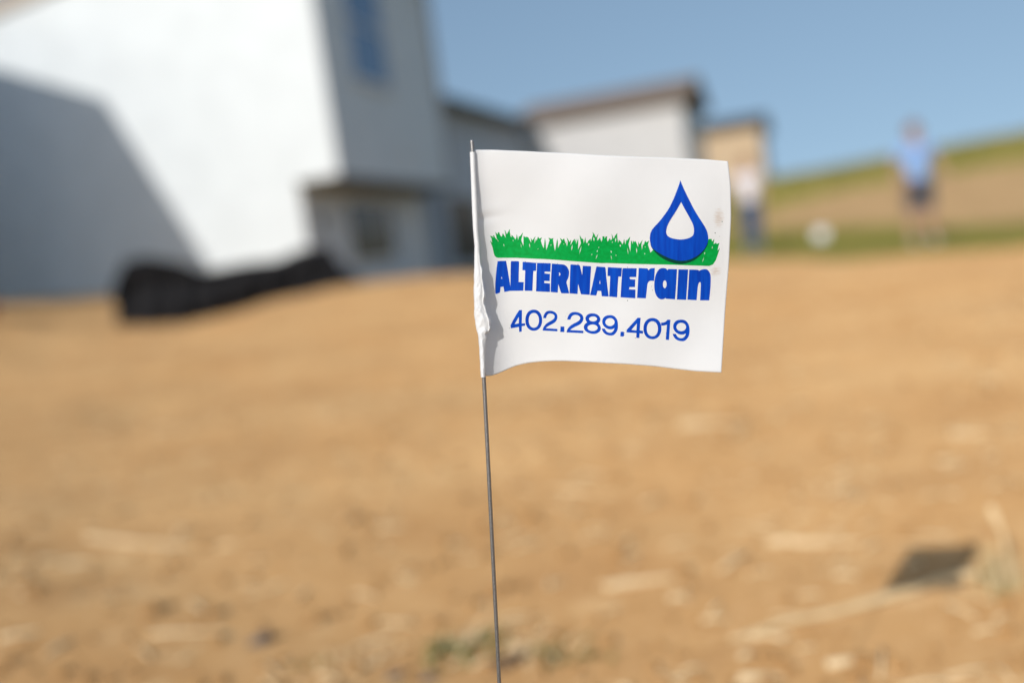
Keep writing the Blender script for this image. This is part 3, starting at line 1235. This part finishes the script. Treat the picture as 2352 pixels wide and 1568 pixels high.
letter([(195, 100), (290, 92), (455, 88), (470, 110), (510, 340), (560, 640), (600, 900), (603, 1040), (410, 1080), (380, 905), (290, 925), (270, 1100), (135, 1145), (118, 1100), (120, 800), (140, 540), (165, 300)])
word_neg.append(tf([(320, 575), (342, 658), (310, 658)], *A))
letter([(620, 97), (850, 97), (880, 120), (865, 740), (862, 760), (1030, 765), (1015, 1040), (600, 1045), (605, 600), (612, 200)])
letter([(995, 118), (1425, 150), (1420, 405), (1335, 410), (1325, 560), (1305, 1045), (1055, 1040), (1065, 700), (1075, 390), (985, 385), (990, 250)])
letter([(1452, 152), (1890, 165), (1880, 435), (1700, 430), (1690, 460), (1700, 490), (1865, 505), (1855, 735), (1685, 728), (1680, 795), (1865, 810), (1863, 1080), (1420, 1060), (1437, 500)])
letter([(1925, 175), (2200, 195), (2300, 205), (2352, 225), (2412, 280), (2462, 370), (2480, 450), (2462, 600), (2422, 690), (2385, 765), (2420, 880), (2478, 1125), (2352, 1125), (2230, 1120), (2200, 1060), (2130, 830), (2112, 1100), (1885, 1080), (1905, 500)], rnd=1)
word_neg.append(tf([(2145, 455), (2190, 480), (2200, 520), (2180, 560), (2145, 560), (2160, 510)], *A))
letter([(180, 200), (450, 220), (475, 270), (540, 540), (560, 245), (810, 258), (825, 280), (800, 700), (780, 1170), (510, 1155), (490, 1110), (410, 820), (395, 1145), (138, 1125), (150, 600), (165, 230)], B)
letter([(1000, 268), (1270, 288), (1290, 340), (1310, 600), (1345, 900), (1385, 1225), (1165, 1215), (1145, 1050), (1030, 1042), (990, 1192), (790, 1180), (850, 930), (930, 560), (980, 330)], B)
word_neg.append(tf([(1105, 700), (1122, 815), (1085, 815)], *A, B))
letter([(1360, 290), (1810, 315), (1785, 590), (1695, 590), (1680, 800), (1655, 1250), (1400, 1225), (1415, 1000), (1435, 575), (1350, 570), (1352, 440)], B)
letter([(1835, 320), (2280, 325), (2265, 605), (2070, 605), (2050, 640), (2075, 675), (2235, 682), (2225, 925), (2050, 925), (2035, 995), (2240, 1005), (2235, 1280), (1765, 1250), (1790, 800), (1817, 400)], B)
letter([(-8, 185), (270, 200), (305, 260), (340, 215), (400, 190), (505, 185), (495, 420), (480, 600), (390, 590), (330, 600), (280, 660), (262, 760), (240, 1000), (218, 1150), (-62, 1140), (-35, 700)], Cx, Cy, 1)
letter([(780, 185), (850, 195), (900, 240), (915, 260), (930, 218), (1215, 222), (1200, 500), (1175, 900), (1150, 1185), (865, 1165), (850, 1140), (780, 1180), (700, 1185), (620, 1150), (540, 1050), (497, 900), (487, 750), (492, 600), (522, 430), (580, 300), (640, 225), (700, 192)], Cx, Cy, 1)
word_neg.append(tf(ell(822, 705, 58, 125, 20), *A, Cx, Cy))
letter([(1260, 228), (1570, 235), (1540, 700), (1505, 1200), (1210, 1190), (1240, 600)], Cx, Cy)
letter([(1605, 235), (1890, 240), (1920, 280), (1960, 250), (2060, 222), (2150, 220), (2210, 260), (2260, 330), (2290, 430), (2290, 700), (2265, 1000), (2240, 1215), (1950, 1215), (1965, 900), (1975, 680), (1960, 640), (1935, 635), (1905, 670), (1880, 760), (1865, 900), (1840, 1210), (1545, 1195), (1580, 700)], Cx, Cy, 1)
print_mesh('lettering', word_pos, word_neg, M_blue, .00016)

D = (1230, 745, LS)
E5, F5 = 2221.4, 3789.4
num_pos, num_neg = [], []


def digit(poly, dx=0, rnd=0):
    p_ = tf(poly, *D, dx)
    num_pos.append(chaikin(p_, rnd) if rnd else p_)


digit([(490, 155), (580, 150), (578, 400), (572, 580), (680, 575), (680, 650), (572, 668), (572, 835), (490, 850), (482, 690), (225, 735), (212, 640), (300, 470), (400, 290)])
num_neg.append(tf([(478, 370), (480, 575), (345, 600)], *D))
digit(ell(955, 475, 268, 336, 44, 2.15))
num_neg.append(tf(ell(958, 480, 164, 236, 40, 2.15), *D))
two = [(1255, 410), (1275, 310), (1330, 220), (1400, 180), (1500, 170), (1600, 200), (1680, 260), (1715, 350), (1700, 450), (1640, 540), (1560, 590), (1460, 640), (1380, 690), (1340, 732), (1710, 755), (1710, 830), (1235, 805), (1260, 700), (1330, 610), (1420, 540), (1520, 490), (1600, 430), (1625, 360), (1600, 300), (1520, 262), (1440, 265), (1375, 310), (1345, 410)]
digit(two, 0, 1)
digit([(1810, 675), (1930, 680), (1930, 855), (1800, 850)])
digit([(2000 + (x - 1235) * 1.135, y + 40 + (y - 170) * .03) for x, y in two], 0, 1)
digit([(600, 258), (700, 265), (800, 320), (855, 400), (860, 490), (800, 580), (855, 650), (880, 740), (850, 830), (760, 895), (650, 918), (520, 900), (400, 840), (335, 760), (328, 660), (370, 590), (435, 545), (390, 480), (380, 390), (430, 310), (510, 265)], E5, 1)
num_neg.append(tf(ell(625, 435, 128, 80, 24), *D, E5))
num_neg.append(tf(ell(610, 718, 162, 105, 24), *D, E5))
nine = [(1160, 312), (1270, 325), (1360, 400), (1410, 500), (1425, 640), (1410, 790), (1350, 890), (1260, 965), (1140, 965), (1030, 930), (950, 860), (915, 790), (905, 745), (1000, 745), (1030, 810), (1090, 865), (1190, 880), (1260, 840), (1300, 770), (1308, 730), (1240, 765), (1140, 770), (1040, 730), (960, 660), (918, 570), (918, 470), (960, 390), (1040, 330)]
digit(nine, E5, 1)
num_neg.append(tf(ell(1165, 537, 148, 128, 28), *D, E5))
digit([(1505, 840), (1590, 845), (1640, 880), (1600, 900), (1630, 935), (1590, 1000), (1495, 990)], E5)
digit([(480, 398), (575, 402), (560, 600), (548, 800), (655, 820), (650, 905), (545, 895), (535, 1045), (437, 1035), (440, 885), (125, 862), (130, 780), (250, 650), (370, 520)], F5)
num_neg.append(tf([(455, 580), (440, 805), (280, 785)], *D, F5))
digit(ell(952, 743, 287, 338, 44, 2.15), F5)
num_neg.append(tf(ell(950, 750, 177, 240, 40, 2.15), *D, F5))
digit([(1430, 460), (1525, 460), (1510, 700), (1480, 1105), (1375, 1095), (1400, 800), (1415, 620), (1320, 645), (1235, 650), (1225, 560), (1330, 545), (1390, 510)], F5, 0)
nb = lambda x, y: (1600 + (x - 905) * 1.04, 455 + (y - 312) * 1.055)
digit([nb(x, y) for x, y in nine], F5, 1)
num_neg.append(tf([nb(x, y) for x, y in ell(1165, 537, 148, 128, 28)], *D, F5))
print_mesh('phone_number', num_pos, num_neg, M_blue, .00016)

W1, W2, W3, W4 = (1190, 550, 14.7), (1340, 550, 14.7), (1480, 550, 14.7), (1570, 430, 6.815)
g = tf([(395, 1168), (310, 1145), (250, 1080), (215, 950), (185, 800), (90, 530), (165, 625), (150, 470), (90, 385), (170, 385), (215, 450), (205, 355), (240, 370), (275, 440), (340, 520), (285, 235), (360, 330), (385, 250), (420, 250), (465, 370), (510, 410), (550, 285), (610, 370), (650, 455), (640, 260), (610, 165), (655, 210), (695, 320), (810, 120), (800, 220), (835, 400), (860, 430), (870, 340), (920, 400), (965, 440), (1000, 510), (1030, 460), (1055, 315), (1085, 440), (1100, 540), (1130, 390), (1165, 400), (1280, 250), (1240, 420), (1215, 540), (1290, 740), (1295, 385), (1335, 400), (1360, 440), (1385, 400), (1420, 430), (1450, 415), (1490, 470), (1570, 630), (1550, 445), (1610, 540), (1725, 390), (1690, 520), (1695, 650), (1745, 470), (1760, 560), (1815, 410), (1870, 480), (1960, 430), (1915, 550), (1960, 700), (2020, 820), (2065, 445), (2090, 600), (2110, 890), (2160, 750), (2230, 540), (2190, 445), (2280, 480), (2330, 475)], *W1)
g += tf([(165, 450), (150, 520), (190, 780), (220, 920), (260, 700), (300, 470), (325, 600), (325, 820), (380, 700), (445, 590), (395, 450), (490, 525), (545, 465), (580, 580), (600, 660), (620, 550), (630, 660), (650, 760), (680, 600), (640, 435), (700, 520), (740, 600), (800, 510), (790, 600), (775, 710), (860, 560), (930, 480), (940, 600), (985, 480), (970, 680), (1055, 470), (1055, 650), (1045, 870), (1100, 760), (1150, 640), (1120, 470), (1100, 345), (1190, 490), (1235, 490), (1250, 650), (1310, 420), (1330, 590), (1365, 650), (1420, 550), (1500, 480), (1510, 580), (1585, 330), (1565, 235), (1640, 330), (1690, 440), (1780, 290), (1740, 440), (1730, 550), (1780, 510), (1840, 440), (1860, 530), (1890, 590), (1920, 490), (1920, 405), (1995, 395), (2000, 490), (2040, 400), (2095, 400), (2085, 500), (2110, 590), (2185, 460), (2225, 540), (2275, 480), (2250, 300), (2310, 440)], *W2)
g += tf([(270, 480), (320, 370), (400, 275), (395, 380), (410, 520), (430, 640), (450, 520), (540, 600), (580, 690), (610, 620), (645, 480), (665, 600), (690, 700), (715, 520), (745, 550), (860, 400), (840, 530), (800, 680), (865, 950), (890, 530), (930, 600), (950, 680), (960, 540), (1000, 600), (1040, 560), (1080, 620), (1150, 790), (1140, 575), (1190, 680), (1305, 520), (1265, 700), (1280, 890), (1320, 640), (1340, 720), (1400, 550), (1440, 610), (1540, 550), (1500, 690), (1590, 980), (1680, 880)], *W3)
g += tf([(300, 1150), (800, 1150), (1030, 1130), (1095, 1045), (1140, 1045), (1150, 1090), (1185, 1040), (1175, 1130), (1215, 1105), (1225, 1130), (1270, 1110), (1250, 1180), (1240, 1240), (1278, 1195), (1245, 1300), (1210, 1400), (1165, 1468), (1100, 1495)], *W4)
g += tf([(2352, 1415), (1000, 1388), (0, 1355)], *W3)
g += tf([(1900, 1360), (1000, 1298), (400, 1250), (0, 1222)], *W2)
g += tf([(1500, 1190), (1000, 1168)], *W1)
slits = []


def slit(w_, x0, y0, x1, y1, wd):
    d = Vector((x1 - x0, y1 - y0)).normalized()
    n = Vector((-d.y, d.x)) * wd / 2
    mx, my = (x0 + x1) / 2, (y0 + y1) / 2
    slits.append(tf([(x0, y0), (mx + n.x, my + n.y), (x1, y1), (mx - n.x, my - n.y)], *w_))


for a_ in ((1170, 725, 1090, 1045, 28), (845, 690, 812, 915, 34), (1612, 410, 1620, 580, 46), (1438, 640, 1418, 725, 48), (1795, 765, 1782, 825, 24), (1750, 885, 1725, 970, 34),
           (1750, 1030, 1680, 1220, 24), (2225, 900, 2248, 1000, 34), (2220, 1060, 2262, 1250, 18), (1550, 1010, 1530, 1085, 22), (530, 650, 530, 695, 22)):
    slit(W2, *a_)
for a_ in ((348, 445, 328, 610, 46), (500, 685, 512, 775, 50), (226, 575, 214, 638, 28), (755, 790, 795, 1050, 20), (1085, 790, 1098, 1005, 32), (1382, 985, 1384, 1055, 22), (1395, 750, 1392, 795, 24), (345, 1045, 355, 1110, 22)):
    slit(W3, *a_)
for a_ in ((575, 660, 604, 765, 20), (1195, 640, 1218, 810, 16), (1508, 640, 1520, 810, 28), (2285, 670, 2275, 745, 24), (922, 520, 925, 578, 28), (1818, 825, 1818, 870, 16), (350, 470, 395, 600, 14)):
    slit(W1, *a_)
for a_ in ((1028, 1265, 1020, 1300, 16), (1014, 1340, 985, 1440, 8), (1155, 1165, 1148, 1210, 12)):
    slit(W4, *a_)
print_mesh('grass_print', [g], slits, M_green, .00016)
arc = tf([(118, 1120), (160, 1200), (200, 1235), (300, 1300), (420, 1360), (540, 1398), (660, 1410), (780, 1388), (900, 1328), (990, 1248), (1050, 1170), (1083, 1090), (1075, 1145), (1015, 1250), (930, 1345), (820, 1420), (690, 1460), (560, 1460), (420, 1420), (300, 1355), (215, 1285), (140, 1190)], *W4)
print_mesh('drop_shadow_print', [chaikin(arc, 1)], [], M_over, .00024)
drop = tf([(620, 70), (650, 150), (700, 260), (770, 400), (850, 560), (930, 690), (1010, 810), (1060, 900), (1085, 1000), (1083, 1080), (1050, 1170), (990, 1250), (900, 1330), (780, 1390), (660, 1412), (540, 1400), (420, 1360), (300, 1300), (200, 1235), (145, 1185), (118, 1110), (110, 1020), (125, 930), (170, 860), (250, 780), (340, 670), (430, 540), (500, 400), (560, 250), (600, 140)], *W4)
dh = tf([(632, 430), (700, 560), (780, 700), (840, 820), (850, 920), (835, 985), (790, 1020), (720, 1045), (620, 1057), (520, 1045), (430, 1015), (390, 970), (380, 920), (400, 830), (450, 730), (530, 610), (590, 510)], *W4)
print_mesh('drop_print', [chaikin(drop, 2)], [chaikin(dh, 2)], M_blue, .00032)
# stray flecks of ink round the print
fk = [(1411, 645.5, .9), (1282, 639, 1.0), (1361, 643.5, .8), (1532, 652.5, .9), (1532, 733.5, 1.1), (1551, 825, .9), (1310, 641, .7), (1244, 801, .6), (1599, 788, .6), (1591, 699, .7), (1593, 708.5, .8), (1733, 652, .5),
      (1427, 811, .6), (1384, 765, .5), (1381, 772, .5), (1626, 813, .5), (1763, 541, 1.1), (1746, 569, 1.2), (1757, 577, .7), (1641, 493, .4)]
for x, y, r in fk:
    print_mesh('ink_fleck', [ell(x, y, r * 1.1, r, 7)], [], M_over, .00016)

# ------------------------------------------------------------------ what lies on the soil
M_straw = mat('dry_straw', (.84, .67, .42), .6, (.74, .54, .30), 40, droughness=.5)
M_stalk = mat('tan_stalk', (.74, .56, .32), .7, (.60, .43, .23), 60, droughness=.5)
M_drygrass = mat('dry_olive_grass', (.72, .57, .33), .65, (.52, .41, .20), 40)
M_clod = mat('soil_clod', SOIL_A, 1.0, SOIL_B, 60, .002, 200, spec=.1, droughness=1.0)
M_green_leaf = mat('green_weed_leaf', (.12, .13, .030), .6, (.24, .21, .07), 60)
M_stone = mat('grey_brown_stone', (.20, .155, .12), .8, (.13, .105, .09), 60, .002, 200)


def gpt(px, py):
    """where the line of sight through a point of the photo meets the ground"""
    d = ray(px, py)
    t = CAM_H / -d.z if d.z < 0 else 30
    for _ in range(6):
        q_ = CAMP + d * t
        t = (gz(q_.x, q_.y) - CAM_H) / d.z
    return CAMP + d * t


def stalk_on_ground(name, pxs, rad, material, lift=.004, up=None):
    pts = []
    for k, (x, y) in enumerate(pxs):
        p_ = gpt(x, y)
        p_.z += lift + (up[k] if up else 0)
        pts.append(p_)
    # resample smoothly
    out = []
    for i in range(len(pts) - 1):
        for j in range(6):
            out.append(pts[i].lerp(pts[i + 1], j / 6))
    out.append(pts[-1])
    for _ in range(3):
        out = [out[0]] + [(out[i - 1] + out[i] * 2 + out[i + 1]) / 4 for i in range(1, len(out) - 1)] + [out[-1]]
    out = [Vector((p_.x, p_.y, max(p_.z, gz(p_.x, p_.y) + rad * .5))) for p_ in out]
    n = len(out)
    rr = [rad * (1 - .55 * i / n) for i in range(n)]
    o = MB().tube(out, rr, 8, flat=.7).build(name, material, None, True)
    return recentre(o)


ls = stalk_on_ground('straw_stalk', [(1680, 1478), (1790, 1442), (1930, 1415), (2060, 1380), (2150, 1352), (2240, 1338)][::-1], .0105, M_stalk, up=[.01, .008, .006, .004, .004, 0])
tag(ls, 'long pale dry stalk lying on the soil below the flag shadow', 'straw')
l2 = stalk_on_ground('straw_stalk', [(2110, 1345), (2200, 1362), (2290, 1392)], .005, M_stalk)
tag(l2, 'short thick stalk crossing beside the dry grass tuft, lower right', 'straw')
spec = [((205, 1238), (410, 1262), .013, 'broad pale straw piece lying alone on the left soil'),
        ((1390, 1352), (1550, 1332), .012, 'pale straw piece right of the wire stake, nearer one'),
        ((1765, 1250), (1980, 1250), .012, 'pale pinkish straw piece left of the flag shadow'),
        ((340, 1462), (520, 1452), .007, 'yellow straw piece left of the dark chip at the bottom'),
        ((835, 1484), (905, 1462), .008, 'short pale straw bit between dark chip and green weed'),
        ((0, 1470), (90, 1452), .010, 'straw piece at the lower left edge of the picture'),
        ((1900, 1532), (2010, 1518), .010, 'pale flat straw piece low in the picture, right'),
        ((1700, 1560), (1800, 1560), .009, 'straw bit cut by the bottom edge, right of centre'),
        ((1290, 1130), (1370, 1135), .010, 'pale straw bit just right of the wire, farther one'),
        ((870, 1215), (930, 1210), .009, 'small tan straw bit left of the wire'),
        ((150, 1300), (215, 1296), .011, 'rounded pale straw bit below the broad piece on the left'),
        ((1560, 985), (1680, 975), .016, 'faint pale straw piece farthest back, right of centre'),
        ((2190, 1000), (2270, 1003), .012, 'pale straw bit near the right edge, behind the flag shadow')]
for a_, b_, r_, lab in spec:
    mx, my = (a_[0] + b_[0]) / 2, (a_[1] + b_[1]) / 2 + random.uniform(-3, 3)
    o = stalk_on_ground('straw_piece', [a_, (mx, my), b_], r_ * .78, M_straw, lift=.003)
    tag(o, lab, 'straw', 'straw pieces scattered on the soil')


def lump(r, sx, sy, sz, seed, sub=2):
    bm = bmesh.new()
    bmesh.ops.create_icosphere(bm, subdivisions=sub, radius=1)
    rr = random.Random(seed)
    ph = [rr.uniform(0, 6) for _ in range(6)]
    for v in bm.verts:
        c = v.co
        k = 1 + .16 * math.sin(c.x * 3 + ph[0]) + .14 * math.sin(c.y * 4 + ph[1]) + .12 * math.sin(c.z * 4 + ph[2]) + .07 * math.sin(c.x * 9 + c.y * 7 + ph[3])
        v.co = Vector((c.x * sx, c.y * sy, c.z * sz)) * k * r
    vs = [v.co.copy() for v in bm.verts]
    fs = [[v.index for v in f.verts] for f in bm.faces]
    bm.free()
    return vs, fs


def blades(n, height, spread, width, seed, lean_=.6, flop=.4, dirn=None):
    r = random.Random(seed)
    m_ = MB()
    for _ in range(n):
        bx_, by_ = max(-2.1, min(2.1, r.gauss(0, 1))) * spread, max(-2.1, min(2.1, r.gauss(0, 1))) * spread
        h = height * r.uniform(.45, 1)
        a_ = r.uniform(0, 2 * math.pi) if dirn is None else dirn + r.gauss(0, .5)
        ln = lean_ * r.uniform(.2, 1)
        wd = width * r.uniform(.6, 1.1)
        side = Vector((math.cos(a_ + 1.57), math.sin(a_ + 1.57), 0)) * wd / 2
        if r.random() < .5: side = Vector((wd / 2, 0, 0))
        vs, fs = [], []
        for k in range(6):
            u = k / 5
            c = Vector((bx_ + math.cos(a_) * h * ln * u ** 1.5, by_ + math.sin(a_) * h * ln * u ** 1.5, h * (u - flop * u ** 3 * r.uniform(.4, 1)) - .004))
            wk = (1 - u ** 2) + .04
            if k == 0: vs += [Vector((0, 0, -.012)) - side * .5, Vector((0, 0, -.012)) + side * .5, Vector((0, wd * .2, -.012))]
            vs += [c - side * wk, c + side * wk, c + Vector((0, wd * .25, wd * .1)) * wk]
        for k in range(6):
            for q_ in ((0, 1), (1, 2), (2, 0)):
                fs.append((k * 3 + q_[0], k * 3 + q_[1], k * 3 + 3 + q_[1], k * 3 + 3 + q_[0]))
        m_.add(vs, fs)
    return m_


def tuft(name, px, py, label, cat, material, group=None, **kw):
    p_ = gpt(px, py)
    o = blades(**kw).build(name, material)
    o.location = (p_.x, p_.y, p_.z)
    return tag(o, label, cat, group)


tuft('dry_grass_tuft', 2300, 1356, 'tuft of dry upright grass standing beside the flag shadow', 'grass tuft', M_drygrass, n=40, height=.10, spread=.014, width=.0034, seed=5, lean_=.35, flop=.15)
tall = gpt(2318, 1352)
tm = MB().tube([(0, 0, -.01), (.002, 0, .05), (-.002, .002, .085), (-.012, .002, .112), (-.016, 0, .125)], [.0025, .0025, .003, .0065, .004], 8)
to = tm.build('grass_stem', M_straw, None, True)
to.location = tall
tag(to, 'single tall pale grass stem rising right of the dry tuft', 'grass stem')
tuft('weed', 1055, 1505, 'small green weed left of the wire at the bottom', 'weed', M_green_leaf, 'small green weeds', n=44, height=.055, spread=.030, width=.008, seed=6, lean_=1.2, flop=.5)
tuft('weed', 1275, 1510, 'small sparse green weed right of the wire at the bottom', 'weed', M_green_leaf, 'small green weeds', n=30, height=.034, spread=.036, width=.007, seed=8, lean_=1.4, flop=.5)
tuft('dry_grass_tuft', 1085, 1478, 'flat bleached tuft mixed into the green weed left of the wire', 'grass tuft', M_straw, n=30, height=.05, spread=.03, width=.006, seed=9, lean_=1.6, flop=.6)
tuft('dry_grass_tuft', 1240, 1500, 'low bleached tuft among the sparse weed right of the wire', 'grass tuft', M_straw, n=26, height=.035, spread=.035, width=.006, seed=12, lean_=1.6, flop=.6)
tuft('dry_grass_tuft', 770, 1560, 'broken dry tuft cut by the bottom edge left of centre', 'grass tuft', M_straw, n=26, height=.035, spread=.05, width=.006, seed=13, lean_=1.5, flop=.6)
tuft('weed', 2275, 1362, 'small olive green weed at the foot of the dry tuft by the flag shadow', 'weed', M_green_leaf, 'small green weeds', n=12, height=.028, spread=.022, width=.005, seed=14, lean_=1.2, flop=.5)
tuft('weed', 700, 1530, 'tiny pale green sprout at the bottom left of centre', 'weed', M_green_leaf, 'small green weeds', n=8, height=.022, spread=.018, width=.005, seed=10, lean_=1.2, flop=.5)


for px, py, r_, lab, mt in ((598, 1478, .013, 'dark pointed stone chip in the lower left soil', M_stone), (1168, 1528, .014, 'dark brown clod at the foot of the weed by the wire', mat('dark_clod', (.17, .10, .05), .9, (.12, .07, .04), 50)),
                            (905, 1556, .010, 'dark stone cut by the bottom edge left of the wire', M_stone), (985, 1562, .009, 'small dark stone beside the one at the bottom edge', M_stone)):
    p_ = gpt(px, py)
    vs, fs = lump(r_, 1.5, .9, .8, px, 3)
    o = mobj('stone', vs, fs, mt, None, True)
    o.location = p_ + Vector((0, 0, r_ * .3))
    o.rotation_euler = (0.1, -.3, .5)
    tag(o, lab, 'stone', 'dark stones in the soil')

# uncountable crumbs of soil and chaff
m = MB()
protos = [lump(1, 1, .9, .7, s_, 1) for s_ in range(6)]
for _ in range(2600):
    y = 1.0 + 9 * random.random() ** 1.7
    x = random.uniform(-.62, .62) * y + random.uniform(-.1, .1)
    r_ = random.choice((.004, .005, .006, .008, .011, .015 if y > 1.6 else .009)) * random.uniform(.7, 1.3)
    a_ = random.uniform(0, 6.28)
    vs, fs = protos[random.randrange(6)]
    z = gz(x, y)
    ca, sa = math.cos(a_), math.sin(a_)
    m.add([(x + (v.x * ca - v.y * sa) * r_, y + (v.x * sa + v.y * ca) * r_, z + v.z * r_ + r_ * .25) for v in vs], fs)
cl = mobj('soil_clods', m.v, m.f, M_clod, None, True)
tag(cl, 'small crumbs of dry soil scattered over the bare ground', 'soil crumbs', kind='stuff')
m = MB()
for _ in range(1150):
    y = 1.0 + 11 * random.random() ** 1.4
    x = random.uniform(-.62, .62) * y
    L_ = random.uniform(.012, .055) if _ % 14 else random.uniform(.05, .11)
    a_ = random.gauss(0, .9)
    w_ = random.uniform(.0012, .0035) if _ % 9 else random.uniform(.0025, .0045)
    pts = []
    for k in (-1, 0, 1):
        xx, yy = x + math.cos(a_) * L_ / 2 * k, y + math.sin(a_) * L_ / 2 * k
        pts.append((xx, yy, gz(xx, yy) + w_ * 1.2 + (.003 if k == 0 else 0)))
    m.add(*(lambda t_: (t_.v, t_.f))(MB().tube(pts, w_, 5)))
st = mobj('chaff', m.v, m.f, M_straw, None, True)
tag(st, 'fine straw chaff strewn over the soil', 'chaff', kind='stuff')

# rough grass on the verge and the hill
m = MB()
cnt = 0
while cnt < 15000:
    y = 9 + 36 * random.random() ** 1.3
    x = random.uniform(2.0, 30)
    if y < verge(x) - random.uniform(-1, 1.5): continue
    if 50.5 - 4.0 * x < y < 29 and random.random() < .93: continue
    if x > .62 * y + 3: continue
    cnt += 1
    h = random.uniform(.05, .16) * (1 if y < 25 else 1.7)
    wd = random.uniform(.006, .014) * (1 if y < 25 else 1.8)
    z = float(ground_base(x, y))
    a_ = random.uniform(0, 6.28)
    lx, ly = math.cos(a_) * h * .4, math.sin(a_) * h * .4
    c_, s_ = math.cos(a_ + 1) * wd, math.sin(a_ + 1) * wd
    m.add([(x - c_, y - s_, z - .02), (x + c_, y + s_, z - .02), (x + lx * .5 + c_ * .6, y + ly * .5 + s_ * .6, z + h * .6), (x + lx * .5 - c_ * .6, y + ly * .5 - s_ * .6, z + h * .6), (x + lx, y + ly, z + h)],
          [(0, 1, 2, 3), (3, 2, 4)])
M_vg = mat('verge_grass', (.15, .155, .028), .7, (.30, .25, .07), 1.3)
vg = mobj('verge_grass', m.v, m.f, M_vg)
tag(vg, 'rough green and yellow grass along the verge and hill', 'grass', kind='stuff')

print('SUN el %.1f az %.1f' % (math.degrees(SUN_EL), math.degrees(SUN_AZ)), 'shadow', SHADOW_MID[:], 'slope1', slope1, 'ze', ze, 'zs', zs, 'len1', LEN1)
print('house0', C0[:], 'zk', zk, 'rake', rake, 'xl', xl, 'z2', z2, 'zw', zw, 'z3', z3, 'ground verts', nv)
